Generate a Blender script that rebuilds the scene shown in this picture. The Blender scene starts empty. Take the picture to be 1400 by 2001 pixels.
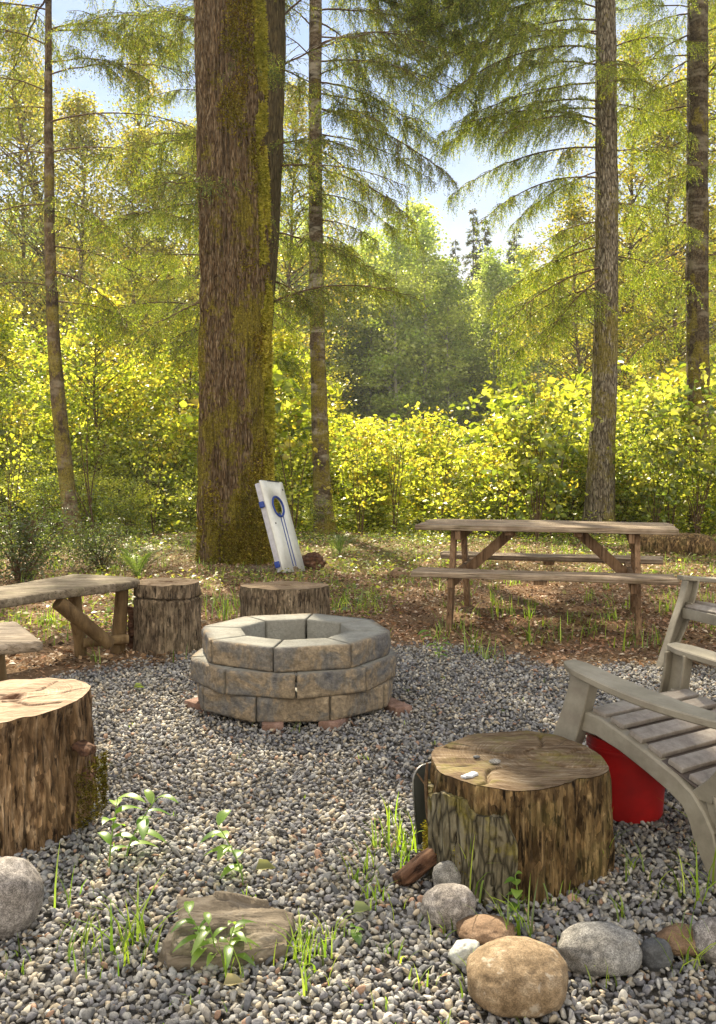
import bpy, math, random
import numpy as np
from mathutils import Vector, Matrix
R = math.radians
scn = bpy.context.scene
COL = scn.collection

# ------------------------------------------------------------------ camera
FPX, HY = 1780.0, 900.0          # focal length and horizon row in photo pixels (1400 x 2001)
HC = 1.2
cam_d = bpy.data.cameras.new("camera"); cam = bpy.data.objects.new("camera", cam_d); COL.objects.link(cam)
cam.location = (0, 0, HC); cam.rotation_euler = (R(90), 0, 0)
cam_d.sensor_fit = 'VERTICAL'; cam_d.sensor_height = 36; cam_d.lens = FPX / 2001 * 36
cam_d.shift_y = -(1000.5 - HY) / 2001
cam_d.clip_start = 0.05; cam_d.clip_end = 2000
scn.camera = cam

# ------------------------------------------------------------------ world, sun, exposure
SUN_AZ, SUN_EL = R(-16), R(43)    # azimuth measured from +Y towards +X
w = bpy.data.worlds.new("World"); scn.world = w; w.use_nodes = True
nt = w.node_tree; nt.nodes.clear()
wo = nt.nodes.new('ShaderNodeOutputWorld'); bg = nt.nodes.new('ShaderNodeBackground')
sky = nt.nodes.new('ShaderNodeTexSky'); sky.sky_type = 'NISHITA'; sky.sun_disc = False
sky.sun_elevation = SUN_EL; sky.sun_rotation = SUN_AZ; sky.air_density = 1.0; sky.dust_density = 0.1; sky.ozone_density = 2.0
tc = nt.nodes.new('ShaderNodeTexCoord'); mp = nt.nodes.new('ShaderNodeMapping'); mp.inputs['Scale'].default_value = (1.6, 1.6, 5)
cn = nt.nodes.new('ShaderNodeTexNoise'); cn.inputs['Scale'].default_value = 1.6; cn.inputs['Detail'].default_value = 6; cn.inputs['Roughness'].default_value = .55
cr = nt.nodes.new('ShaderNodeValToRGB'); cr.color_ramp.elements[0].position = .38; cr.color_ramp.elements[1].position = .75; cr.color_ramp.elements[0].color = (.16, .16, .16, 1)
sp = nt.nodes.new('ShaderNodeSeparateXYZ')
lo = nt.nodes.new('ShaderNodeMapRange'); lo.inputs[1].default_value = .2; lo.inputs[2].default_value = .33; lo.inputs[3].default_value = 1; lo.inputs[4].default_value = 0
ad = nt.nodes.new('ShaderNodeMath'); ad.operation = 'MAXIMUM'; ad.use_clamp = True
mx = nt.nodes.new('ShaderNodeMix'); mx.data_type = 'RGBA'; mx.inputs[7].default_value = (6.0, 6.2, 6.6, 1)
bg.inputs['Strength'].default_value = .055
L_ = nt.links.new
L_(tc.outputs['Generated'], mp.inputs['Vector']); L_(mp.outputs[0], cn.inputs['Vector']); L_(cn.outputs['Fac'], cr.inputs[0])
L_(tc.outputs['Generated'], sp.inputs[0]); L_(sp.outputs['Z'], lo.inputs[0]); L_(cr.outputs[0], ad.inputs[0]); L_(lo.outputs[0], ad.inputs[1])
L_(ad.outputs[0], mx.inputs[0]); L_(sky.outputs[0], mx.inputs[6])
# bright cloud added behind the camera, out of view, as foreground fill light
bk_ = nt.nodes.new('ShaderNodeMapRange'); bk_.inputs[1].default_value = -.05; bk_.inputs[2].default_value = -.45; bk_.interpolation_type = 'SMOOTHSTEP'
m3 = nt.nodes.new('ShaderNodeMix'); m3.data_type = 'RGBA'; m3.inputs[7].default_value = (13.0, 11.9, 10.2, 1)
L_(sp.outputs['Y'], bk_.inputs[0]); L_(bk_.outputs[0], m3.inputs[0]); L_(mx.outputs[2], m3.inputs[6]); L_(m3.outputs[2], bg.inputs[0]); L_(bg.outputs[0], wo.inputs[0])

sd = bpy.data.lights.new("sun", 'SUN'); sd.energy = 5.0; sd.angle = R(.6); sd.color = (1, .87, .64)
so = bpy.data.objects.new("sun", sd); COL.objects.link(so)
sun_dir = Vector((math.sin(SUN_AZ) * math.cos(SUN_EL), math.cos(SUN_AZ) * math.cos(SUN_EL), math.sin(SUN_EL)))
so.rotation_euler = sun_dir.to_track_quat('Z', 'Y').to_euler(); so.location = (0, 0, 30)
scn.view_settings.view_transform = 'Standard'; scn.view_settings.look = 'None'; scn.view_settings.gamma = 1
scn.view_settings.exposure = 1.55
scn.cycles.max_bounces = 8; scn.cycles.diffuse_bounces = 5; scn.cycles.glossy_bounces = 2
scn.cycles.transmission_bounces = 5; scn.cycles.transparent_max_bounces = 4; scn.cycles.volume_bounces = 0
scn.cycles.caustics_reflective = False; scn.cycles.caustics_refractive = False

# ------------------------------------------------------------------ helpers
def px(x, y, h=0.0):
    """ground (or height h) point seen at photo pixel x, y"""
    d = FPX * (HC - h) / (y - HY)
    return ((x - 700) / FPX * d, d)
def at(x, y, d):
    """point at photo pixel x, y and distance d"""
    return Vector(((x - 700) / FPX * d, d, HC - (y - HY) / FPX * d))

def _hash(i, j, k, s):
    h = (i.astype(np.int64) * 374761393 + j.astype(np.int64) * 668265263 + k.astype(np.int64) * 2147483647 + s * 974634777) & 0xffffffff
    h = ((h ^ (h >> 13)) * 1274126177) & 0xffffffff
    return ((h ^ (h >> 16)) & 0xffffff) / float(0xffffff)
def vnoise(P, s=0):
    P = np.asarray(P, float); I = np.floor(P).astype(np.int64); f = P - I; f = f * f * (3 - 2 * f)
    r = 0
    for a in (0, 1):
        for b in (0, 1):
            for c in (0, 1):
                wgt = (f[:, 0] if a else 1 - f[:, 0]) * (f[:, 1] if b else 1 - f[:, 1]) * (f[:, 2] if c else 1 - f[:, 2])
                r = r + wgt * _hash(I[:, 0] + a, I[:, 1] + b, I[:, 2] + c, s)
    return r * 2 - 1
def fbm(P, s=0, o=4, g=.5):
    P = np.asarray(P, float); r = 0; a = 1
    for k in range(o):
        r = r + a * vnoise(P * 2 ** k + 7.3 * k, s + k); a *= g
    return r

def new_mesh(name, V, F, mat=None, smooth=False, col=None, attrs=None):
    """F: an int array (n,k) or a list of such arrays"""
    me = bpy.data.meshes.new(name)
    V = np.asarray(V, np.float32); Fs = F if isinstance(F, list) else [F]
    Fs = [np.asarray(f, np.int32) for f in Fs if len(f)]
    me.vertices.add(len(V)); me.vertices.foreach_set('co', V.ravel())
    loops = np.concatenate([f.ravel() for f in Fs]); tot = np.concatenate([np.full(len(f), f.shape[1], np.int32) for f in Fs])
    start = np.concatenate([[0], np.cumsum(tot)[:-1]]).astype(np.int32)
    me.loops.add(len(loops)); me.loops.foreach_set('vertex_index', loops)
    me.polygons.add(len(tot)); me.polygons.foreach_set('loop_start', start); me.polygons.foreach_set('loop_total', tot)
    if smooth: me.polygons.foreach_set('use_smooth', np.ones(len(tot), bool))
    if col is not None:
        a = me.color_attributes.new('Col', 'FLOAT_COLOR', 'POINT')
        c = np.ones((len(V), 4), np.float32); c[:, :3] = col; a.data.foreach_set('color', c.ravel())
    for k, v in (attrs or {}).items():
        a = me.attributes.new(k, 'FLOAT', 'POINT'); a.data.foreach_set('value', np.asarray(v, np.float32))
    me.update(calc_edges=True); me.validate()
    if smooth and len(V) < 200000: me.set_sharp_from_angle(angle=R(42))
    if mat: me.materials.append(mat)
    return me
def link(name, me, parent=None, loc=(0, 0, 0)):
    o = bpy.data.objects.new(name, me); COL.objects.link(o); o.location = loc
    if parent: o.parent = parent
    return o
def part(name, VF, mat, parent=None, smooth=True, col=None, loc=(0, 0, 0), label=None):
    o = link(name, new_mesh(name, VF[0], VF[1], mat, smooth, col), parent, loc)
    if label: o['label'] = label
    return o
def tag(o, label=None, cat=None, group=None, kind=None):
    for k, v in (('label', label), ('category', cat), ('group', group), ('kind', kind)):
        if v: o[k] = v
    return o
def thing(name, label, cat, loc=(0, 0, 0), rz=0, group=None):
    o = bpy.data.objects.new(name, None); COL.objects.link(o); o.empty_display_size = .1
    o.location = loc; o.rotation_euler = (0, 0, rz)
    return tag(o, label, cat, group)
def copy_tree(o, parent=None):
    c = o.copy(); COL.objects.link(c)
    if parent: c.parent = parent
    for ch in [x for x in COL.objects if x.parent == o]: copy_tree(ch, c)
    return c
def join(parts):
    Vs, Fs, n = [], {}, 0
    for V, F in parts:
        V = np.asarray(V, float)
        for f in (F if isinstance(F, list) else [F]):
            f = np.asarray(f); Fs.setdefault(f.shape[1], []).append(f + n)
        Vs.append(V); n += len(V)
    return np.concatenate(Vs), [np.concatenate(x) for x in Fs.values()]

def lattice_box(xs, ys, zs):
    nx, ny, nz = len(xs), len(ys), len(zs); Q = []
    def idx(i, j, k): return (i * ny + j) * nz + k
    def face(a, b, fn, flip):
        A, B = np.meshgrid(np.arange(a - 1), np.arange(b - 1), indexing='ij'); A, B = A.ravel(), B.ravel()
        q = np.stack([fn(A, B), fn(A + 1, B), fn(A + 1, B + 1), fn(A, B + 1)], 1)
        Q.append(q[:, ::-1] if flip else q)
    face(nx, ny, lambda a, b: idx(a, b, 0 * a), True); face(nx, ny, lambda a, b: idx(a, b, 0 * a + nz - 1), False)
    face(nx, nz, lambda a, b: idx(a, 0 * a, b), False); face(nx, nz, lambda a, b: idx(a, 0 * a + ny - 1, b), True)
    face(ny, nz, lambda a, b: idx(0 * a, a, b), True); face(ny, nz, lambda a, b: idx(0 * a + nx - 1, a, b), False)
    Q = np.concatenate(Q); u, inv = np.unique(Q.ravel(), return_inverse=True)
    i, r = np.divmod(u, ny * nz); j, k = np.divmod(r, nz)
    V = np.stack([np.asarray(xs)[i], np.asarray(ys)[j], np.asarray(zs)[k]], 1)
    return V, inv.reshape(Q.shape)
def axis(L, r, n):
    c = [0, r * .35, r] if r > 0 else [0]
    mid = list(np.linspace(r, L - r, n + 1)[1:-1]) if r > 0 else list(np.linspace(0, L, n + 1)[1:-1])
    return np.array(sorted(set(c + mid + [L - x for x in c]))) - L / 2
def rbox(d, r=.006, n=(1, 1, 1)):
    """rounded box of size d centred at the origin"""
    V, F = lattice_box(axis(d[0], r, n[0]), axis(d[1], r, n[1]), axis(d[2], r, n[2]))
    q = np.clip(V, -np.array(d) / 2 + r, np.array(d) / 2 - r); e = V - q; l = np.linalg.norm(e, axis=1, keepdims=True)
    V = np.where(l > 1e-9, q + e / np.maximum(l, 1e-9) * r, V)
    return V, F
def xf(VF, loc=(0, 0, 0), rot=(0, 0, 0)):
    M = np.array(Matrix.Rotation(rot[2], 3, 'Z') @ Matrix.Rotation(rot[1], 3, 'Y') @ Matrix.Rotation(rot[0], 3, 'X'))
    return np.asarray(VF[0]) @ M.T + np.array(loc), VF[1]
def beam(p, q, wd, th, r=.004, up=(0, 0, 1), n=1):
    """rounded bar from p to q; wd across, th along up"""
    p, q = Vector(p), Vector(q); d = q - p; x = d.normalized(); y = Vector(up).cross(x).normalized(); z = x.cross(y)
    V, F = rbox((d.length, wd, th), r, (n, 1, 1)); M = np.array((x, y, z))
    return V @ M + np.array((p + q) / 2), F
def tube(P, rad, n=8, cap=True):
    P = np.asarray(P, float); m = len(P); rad = np.broadcast_to(np.asarray(rad, float), (m,)) if np.ndim(rad) < 2 else rad
    T = np.gradient(P, axis=0); T /= np.maximum(np.linalg.norm(T, axis=1, keepdims=True), 1e-9)
    ref = np.array([0, 0, 1.]) if abs(T[:, 2]).mean() < .8 else np.array([1., 0, 0])
    A = np.cross(T, ref); A /= np.maximum(np.linalg.norm(A, axis=1, keepdims=True), 1e-9); B = np.cross(T, A)
    th = np.linspace(0, 2 * np.pi, n, endpoint=False)
    V = P[:, None] + rad[:, None, None] * (np.cos(th)[None, :, None] * A[:, None] + np.sin(th)[None, :, None] * B[:, None])
    V = V.reshape(-1, 3); i = np.arange(m - 1)[:, None] * n; j = np.arange(n)[None]; j2 = (j + 1) % n
    F = [np.stack([i + j, i + j2, i + n + j2, i + n + j], -1).reshape(-1, 4)[:, ::-1]]
    if cap:
        V = np.concatenate([V, P[:1], P[-1:]]); a, b = len(V) - 2, len(V) - 1; jj = np.arange(n)
        F.append(np.stack([np.full(n, a), (jj + 1) % n, jj], 1)[:, ::-1]); e = (m - 1) * n
        F.append(np.stack([np.full(n, b), e + jj, e + (jj + 1) % n], 1)[:, ::-1])
        F = [F[0], np.concatenate(F[1:])]
    return V, F
def sweep(P, S, U, ws, hs):
    """rectangular section swept along P: half widths ws along S, half heights hs along U (arrays per point)"""
    P = np.asarray(P, float); m = len(P); S = np.broadcast_to(np.asarray(S, float), (m, 3)); U = np.broadcast_to(np.asarray(U, float), (m, 3))
    ws = np.broadcast_to(ws, (m,))[:, None]; hs = np.broadcast_to(hs, (m,))[:, None]
    k = np.minimum(np.minimum(ws, hs) * .6, .004); w2, h2 = ws - k, hs - k; n = 8
    ring = [(ws, h2), (w2, hs), (-w2, hs), (-ws, h2), (-ws, -h2), (-w2, -hs), (w2, -hs), (ws, -h2)]
    V = np.stack([P + S * a + U * c for a, c in ring], 1).reshape(-1, 3)
    i = np.arange(m - 1)[:, None] * n; j = np.arange(n)[None]; j2 = (j + 1) % n
    F4 = np.stack([i + j, i + j2, i + n + j2, i + n + j], -1).reshape(-1, 4)
    F8 = np.array([list(range(n))[::-1], [(m - 1) * n + k for k in range(n)]])
    return V, [F4, F8]
def norm(a): return a / np.maximum(np.linalg.norm(a, axis=-1, keepdims=True), 1e-9)

def diamonds(C, D, N, L, W, fold=.15):
    """simple four-cornered leaves"""
    S = norm(np.cross(D, N)); N2 = np.cross(S, D); L = np.asarray(L)[:, None] if np.ndim(L) else L; W = np.asarray(W)[:, None] if np.ndim(W) else W
    V = np.stack([C, C + D * L * .45 + S * W / 2 + N2 * W * fold, C + D * L, C + D * L * .45 - S * W / 2 + N2 * W * fold], 1).reshape(-1, 3)
    return V, np.arange(len(V)).reshape(-1, 4)
def leaves6(C, D, N, L, W, fold=.2, droop=.15):
    S = norm(np.cross(D, N)); N2 = np.cross(S, D); L = np.broadcast_to(L, (len(C),))[:, None]; W = np.broadcast_to(W, (len(C),))[:, None]
    up = N2 * W * fold
    V = np.stack([C, C + D * L * .28 + S * W * .48 + up, C + D * L * .65 + S * W * .36 + up - N2 * L * droop * .4, C + D * L - N2 * L * droop,
                  C + D * L * .65 - S * W * .36 + up - N2 * L * droop * .4, C + D * L * .28 - S * W * .48 + up], 1).reshape(-1, 3)
    i = np.arange(len(C))[:, None] * 6
    F = np.concatenate([i + np.array([[0, 1, 2, 3]]), i + np.array([[0, 3, 4, 5]])])
    return V, F
def pal(rng, n, cols, jit=.15):
    c = np.array(cols)[rng.integers(0, len(cols), n)]
    return np.clip(c * (1 + jit * rng.standard_normal((n, 1))) , .004, .95)

# ------------------------------------------------------------------ materials
class NT:
    def __init__(s, name):
        s.m = bpy.data.materials.new(name); s.m.use_nodes = True; s.t = s.m.node_tree; s.b = s.t.nodes['Principled BSDF']
        s.out = s.t.nodes['Material Output']; s.tc = s.t.nodes.new('ShaderNodeTexCoord')
    def n(s, typ, **kw):
        x = s.t.nodes.new('ShaderNode' + typ)
        for k, v in kw.items():
            if isinstance(v, bpy.types.NodeSocket): s.t.links.new(v, x.inputs[k.replace('_', ' ')])
            elif k.replace('_', ' ') in x.inputs: x.inputs[k.replace('_', ' ')].default_value = v
            else: setattr(x, k, v)
        return x
    def l(s, a, b): s.t.links.new(a, b)
    def map(s, scale, src='Object', rot=(0, 0, 0)):
        return s.n('Mapping', Vector=s.tc.outputs[src], Scale=scale, Rotation=rot).outputs[0]
    def noise(s, scale=1, detail=5, rough=.6, vec=None, dist=0):
        return s.n('TexNoise', Vector=vec or s.tc.outputs['Object'], Scale=scale, Detail=detail, Roughness=rough, Distortion=dist).outputs['Fac']
    def ramp(s, f, stops, interp='LINEAR'):
        r = s.n('ValToRGB', Fac=f); e = r.color_ramp.elements; r.color_ramp.interpolation = interp
        while len(e) < len(stops): e.new(.5)
        for k, (p, c) in enumerate(stops):
            e[k].position = p; e[k].color = (*c, 1) if len(c) == 3 else c
        return r.outputs[0]
    def mix(s, f, a, b, mode='MIX'):
        x = s.n('Mix', data_type='RGBA', blend_type=mode)
        for sock, v in ((x.inputs[0], f), (x.inputs[6], a), (x.inputs[7], b)):
            if isinstance(v, bpy.types.NodeSocket): s.l(v, sock)
            else: sock.default_value = v if not isinstance(v, tuple) else ((*v, 1) if len(v) == 3 else v)
        return x.outputs[2]
    def math(s, op, a, b=0.0, clamp=False):
        x = s.n('Math', operation=op); x.use_clamp = clamp
        for k, v in enumerate((a, b)):
            if isinstance(v, bpy.types.NodeSocket): s.l(v, x.inputs[k])
            else: x.inputs[k].default_value = v
        return x.outputs[0]
    def base(s, c, rough=.8, spec=.3):
        if isinstance(c, tuple): s.b.inputs['Base Color'].default_value = (*c, 1)
        else: s.l(c, s.b.inputs['Base Color'])
        if isinstance(rough, float): s.b.inputs['Roughness'].default_value = rough
        else: s.l(rough, s.b.inputs['Roughness'])
        s.b.inputs['Specular IOR Level'].default_value = spec
    def bump(s, h, st=.5, d=.01):
        b = s.n('Bump', Height=h, Strength=st, Distance=d); s.l(b.outputs[0], s.b.inputs['Normal'])

def leaf_mat(name, trans=.62, tint=(1.3, 1.3, .75), gloss=.05):
    t = NT(name); N = t.t.nodes; N.remove(t.b)
    a = t.n('Attribute', attribute_name='Col').outputs['Color']
    v = t.noise(2.2, 2, .5)
    a = t.mix(1.0, a, t.ramp(v, [(.3, (.72, .78, .7)), (.7, (1.15, 1.1, 1.2))]), 'MULTIPLY')
    d = t.n('BsdfDiffuse', Color=a); tr = t.n('BsdfTranslucent', Color=t.mix(1.0, a, tint, 'MULTIPLY'))
    m = t.n('MixShader', Fac=trans); t.l(d.outputs[0], m.inputs[1]); t.l(tr.outputs[0], m.inputs[2])
    g = t.n('BsdfGlossy', Color=(1, 1, 1, 1), Roughness=.38)
    m2 = t.n('MixShader', Fac=gloss); t.l(m.outputs[0], m2.inputs[1]); t.l(g.outputs[0], m2.inputs[2])
    t.l(m2.outputs[0], t.out.inputs[0]); return t.m
M = {}
M['leaf'] = leaf_mat('leaf'); M['needle'] = leaf_mat('needle', .55, (1.3, 1.35, .6), .03); M['blade'] = leaf_mat('blade', .5, (1.2, 1.4, .5), .04)
M['litter'] = leaf_mat('litter', .12, (1.1, 1, .8), .02)

def bark(name, cols, sc=(14, 14, 3), crack=.6, moss=None, bumpd=.02, bands=None):
    t = NT(name); v = t.map(sc); n1 = t.noise(1, 8, .65, v, .6); vo = t.n('TexVoronoi', Vector=t.map((sc[0] * .9, sc[1] * .9, sc[2] * .7)), Scale=1.0, feature='DISTANCE_TO_EDGE').outputs['Distance']
    c = t.ramp(n1, [(.28, cols[0]), (.5, cols[1]), (.72, cols[2])])
    ck = t.ramp(vo, [(0, (0, 0, 0)), (.14, (1, 1, 1))]); c = t.mix(crack, c, t.mix(1.0, c, ck, 'MULTIPLY'))
    if bands:
        bn = t.noise(1, 4, .6, t.map((.8, .8, bands))); c = t.mix(t.ramp(bn, [(.5, (0, 0, 0)), (.62, (.8, .8, .8))]), c, (.035, .026, .02))
        b2 = t.noise(1, 3, .6, t.map((3, 3, bands * 3))); c = t.mix(t.ramp(b2, [(.5, (0, 0, 0)), (.65, (.55, .55, .55))]), c, cols[3] if len(cols) > 3 else cols[2])
    if moss:
        mn = t.noise(1, 6, .62, t.map((moss[1], moss[1], moss[1] * .55)))
        sx = t.n('SeparateXYZ', Vector=t.tc.outputs['Object'])
        mm = t.math('ADD', mn, t.math('MULTIPLY', sx.outputs['X'], moss[2]))
        mm = t.math('ADD', mm, t.math('MULTIPLY', t.math('SUBTRACT', 3.0, sx.outputs['Z']), moss[3]))
        mc = t.ramp(t.noise(45, 6, .75), [(.32, (.05, .038, .008)), (.5, (.20, .165, .018)), (.68, (.42, .36, .045))])
        mm = t.math('ADD', mm, t.math('MULTIPLY', t.math('SUBTRACT', t.noise(24, 4, .7), .5), .35))
        c = t.mix(t.ramp(mm, [(.5, (0, 0, 0)), (.56, (moss[0],) * 3)]), c, mc)
    t.base(c, .95, .15); t.bump(t.math('ADD', n1, t.math('MULTIPLY', ck, .6)), .9, bumpd); return t.m
M['bark_big'] = bark('bark_big', [(.045, .026, .012), (.18, .115, .058), (.46, .37, .24)], (52, 52, 9), .55, (.9, 2.2, .14, .035), .05)
M['bark_back'] = bark('bark_back', [(.035, .026, .013), (.105, .08, .04), (.2, .165, .08)], (40, 40, 6), .5, (.6, 3, -.1, .01), .03)
M['bark_band'] = bark('bark_band', [(.05, .034, .02), (.15, .11, .072), (.30, .25, .18), (.50, .46, .38)], (22, 22, 30), .35, (.7, 4, .0, .02), .012, bands=3.2)
M['bark_thin'] = bark('bark_thin', [(.05, .032, .02), (.13, .09, .05), (.25, .19, .12), (.3, .26, .19)], (22, 22, 12), .3, (.6, 4, .0, .02), .01, bands=2.2)
M['bark_edge'] = bark('bark_edge', [(.03, .02, .012), (.09, .065, .04), (.19, .15, .10), (.27, .235, .18)], (26, 26, 18), .5, (.6, 4, .0, .02), .012, bands=2.6)
M['bark_fir'] = bark('bark_fir', [(.03, .024, .018), (.19, .155, .11), (.52, .48, .39)], (34, 34, 9), .75, (.55, 3, .1, .005), .02)
M['bark_pale'] = bark('bark_pale', [(.12, .11, .1), (.34, .32, .28), (.5, .48, .44)], (4, 4, 1.2), .2, None, .01)
M['twig'] = bark('twig', [(.05, .03, .02), (.11, .07, .04), (.2, .14, .08)], (30, 30, 30), .0, None, .004)

def wood(name, dark, mid, light, grain=(2, 40, 40), bd=.004, green=0.0, rough=.85, crk=.5, chip=0.0):
    t = NT(name); v = t.map(grain); n1 = t.noise(1, 9, .7, v, .5); n2 = t.noise(4.5, 6, .65)
    c = t.ramp(n1, [(.3, dark), (.5, mid), (.7, light)]); c = t.mix(t.ramp(n2, [(.38, (.75, .75, .75)), (.62, (0, 0, 0))]), c, t.mix(1.0, c, (.42, .38, .36), 'MULTIPLY'))
    ck = t.ramp(t.noise(1, 4, .6, t.map(tuple(g * 1.7 for g in grain)), .3), [(.36, (0, 0, 0)), (.42, (1, 1, 1))]); c = t.mix(crk, c, t.mix(1.0, c, ck, 'MULTIPLY'))
    h = t.math('ADD', n1, t.math('MULTIPLY', ck, .5))
    if chip:
        w1 = t.n('Mapping', Vector=t.n('VectorMath', operation='ADD').outputs[0]); va = w1.inputs['Vector'].links[0].from_node
        nz = t.n('TexNoise', Vector=t.tc.outputs['Object'], Scale=30.0, Detail=3.0); t.l(t.tc.outputs['Object'], va.inputs[0]); sc_ = t.n('VectorMath', operation='SCALE'); t.l(nz.outputs['Color'], sc_.inputs[0]); sc_.inputs['Scale'].default_value = .03; t.l(sc_.outputs[0], va.inputs[1])
        w1.inputs['Scale'].default_value = tuple(g * 1.3 if g > 8 else g * 3.2 for g in grain)
        vo = t.n('TexVoronoi', Vector=w1.outputs[0], Scale=1.0); x = t.n('SeparateXYZ', Vector=vo.outputs['Color']).outputs['X']
        c = t.mix(chip, c, t.mix(1.0, c, t.ramp(x, [(.0, (.35, .32, .3)), (.45, (.9, .9, .9)), (.8, (1.25, 1.25, 1.25)), (1, (1.7, 1.65, 1.6))]), 'MULTIPLY')); h = t.math('ADD', h, t.math('MULTIPLY', x, .7))
        pit_ = t.noise(1, 5, .6, t.map(tuple(g * .45 if g > 8 else g * 1.6 for g in grain))); c = t.mix(t.ramp(pit_, [(.58, (0, 0, 0)), (.66, (.8, .8, .8))]), c, t.mix(1.0, c, (.22, .17, .14), 'MULTIPLY'))
    if green: c = t.mix(t.ramp(t.noise(7, 5, .7), [(.5, (0, 0, 0)), (.7, (green,) * 3)]), c, (.13, .14, .04))
    t.base(c, rough, .2); t.bump(h, .85, bd); return t.m
M['table_top'] = wood('table_top', (.09, .065, .045), (.33, .25, .175), (.60, .52, .41), (2.4, 80, 80), .006, .25)
M['table_leg'] = wood('table_leg', (.10, .06, .035), (.28, .175, .10), (.43, .31, .2), (40, 40, 3), .003)
M['plank'] = wood('plank', (.10, .08, .055), (.22, .18, .125), (.36, .31, .235), (5, 45, 45), .004, .2)
M['plank_pale'] = wood('plank_pale', (.17, .13, .09), (.35, .29, .22), (.5, .44, .37), (3, 60, 60), .004, 0)
M['log_leg'] = wood('log_leg', (.09, .055, .025), (.21, .14, .065), (.32, .23, .12), (14, 14, 3), .004, 0, .8, .2)
M['stump_side_tan'] = wood('stump_side_tan', (.06, .035, .018), (.26, .165, .085), (.58, .43, .28), (46, 46, 6), .02, .0, .9, .8, .8)
M['stump_side_dark'] = wood('stump_side_dark', (.035, .022, .010), (.18, .115, .05), (.50, .36, .18), (46, 46, 7), .02, .3, .9, .8, .85)
M['stump_side_grey'] = wood('stump_side_grey', (.06, .045, .03), (.22, .17, .115), (.46, .37, .26), (54, 54, 7), .014, .1, .9, .8, .7)
def cut(name, dark, mid, light, center=(0, 0), green=.0, grain_rot=0.3, weather=.5):
    t = NT(name)
    v = t.n('Mapping', Vector=t.tc.outputs['Object'], Location=(-center[0], -center[1], 0)).outputs[0]
    v2 = t.n('Mapping', Vector=v, Scale=(1, 1, 0)).outputs[0]
    dist = t.n('VectorMath', operation='LENGTH'); t.l(v2, dist.inputs[0])
    rr = t.math('ADD', dist.outputs['Value'], t.math('MULTIPLY', t.noise(9, 4, .6), .05))
    rings = t.noise(1, 3, .6, t.n('CombineXYZ', X=t.math('MULTIPLY', rr, 130.0)).outputs[0])
    saw = t.noise(1, 7, .7, t.map((6, 70, 10), rot=(0, 0, grain_rot)))
    pat = t.noise(7, 5, .65)
    c = t.ramp(t.math('ADD', t.math('MULTIPLY', rings, .4), t.math('MULTIPLY', saw, .6)), [(.34, dark), (.5, mid), (.66, light)])
    c = t.mix(t.ramp(pat, [(.42, (weather,) * 3), (.62, (0, 0, 0))]), c, t.mix(1.0, c, (.45, .38, .33), 'MULTIPLY'))
    if weather < .6:
        hole = t.math('ADD', dist.outputs['Value'], t.math('MULTIPLY', t.noise(16, 4, .6), .12)); c = t.mix(t.ramp(hole, [(.085, (.85, .85, .85)), (.105, (0, 0, 0))]), c, (.09, .04, .02))
    # checks radiate from the heart
    sx = t.n('SeparateXYZ', Vector=v); ang = t.math('ARCTAN2', sx.outputs['Y'], sx.outputs['X'])
    ck = t.noise(1, 2, .5, t.n('CombineXYZ', X=t.math('MULTIPLY', ang, 7.0), Y=t.math('MULTIPLY', dist.outputs['Value'], 2.0)).outputs[0])
    ckr = t.ramp(ck, [(.30, (0, 0, 0)), (.335, (1, 1, 1))]); c = t.mix(.75, c, t.mix(1.0, c, ckr, 'MULTIPLY'))
    if green: c = t.mix(t.ramp(t.noise(9, 5, .7), [(.5, (0, 0, 0)), (.68, (green,) * 3)]), c, (.16, .14, .035))
    t.base(c, .9, .2); t.bump(t.math('ADD', t.math('ADD', saw, t.math('MULTIPLY', rings, .4)), t.math('MULTIPLY', ckr, .7)), .8, .006); return t.m
M['cut_tan'] = cut('cut_tan', (.15, .095, .06), (.36, .265, .185), (.64, .54, .43), (.03, .06))
M['cut_grey'] = cut('cut_grey', (.06, .038, .022), (.19, .135, .08), (.40, .34, .26), (.08, .04), .7, .3, .8)
M['cut_weather'] = cut('cut_weather', (.15, .10, .06), (.3, .22, .14), (.46, .36, .25), (0, 0), .25)

def stone(name, cols, sc=14, speck=0.0, rough=.75, bd=.006, lich=None):
    t = NT(name); n1 = t.noise(sc, 8, .65); c = t.ramp(n1, [(.3, cols[0]), (.5, cols[1]), (.7, cols[2])])
    big = t.noise(sc * .25, 3, .6); c = t.mix(t.ramp(big, [(.4, (.6, .6, .6)), (.6, (0, 0, 0))]), c, t.mix(1.0, c, (.6, .56, .5), 'MULTIPLY'))
    if speck:
        vo = t.n('TexVoronoi', Vector=t.tc.outputs['Object'], Scale=430.0); sc_ = t.n('SeparateXYZ', Vector=vo.outputs['Color']).outputs['X']
        c = t.mix(speck, c, t.mix(1.0, c, t.ramp(sc_, [(.2, (.25, .25, .25)), (.5, (1, 1, 1)), (.85, (1.7, 1.7, 1.7))]), 'MULTIPLY'))
    if lich: c = t.mix(t.ramp(t.noise(sc * .8, 5, .6), [(.6, (0, 0, 0)), (.68, (.7, .7, .7))]), c, lich)
    t.base(c, rough, .3); t.bump(n1, .8, bd); return t.m
M['block'] = None
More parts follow.
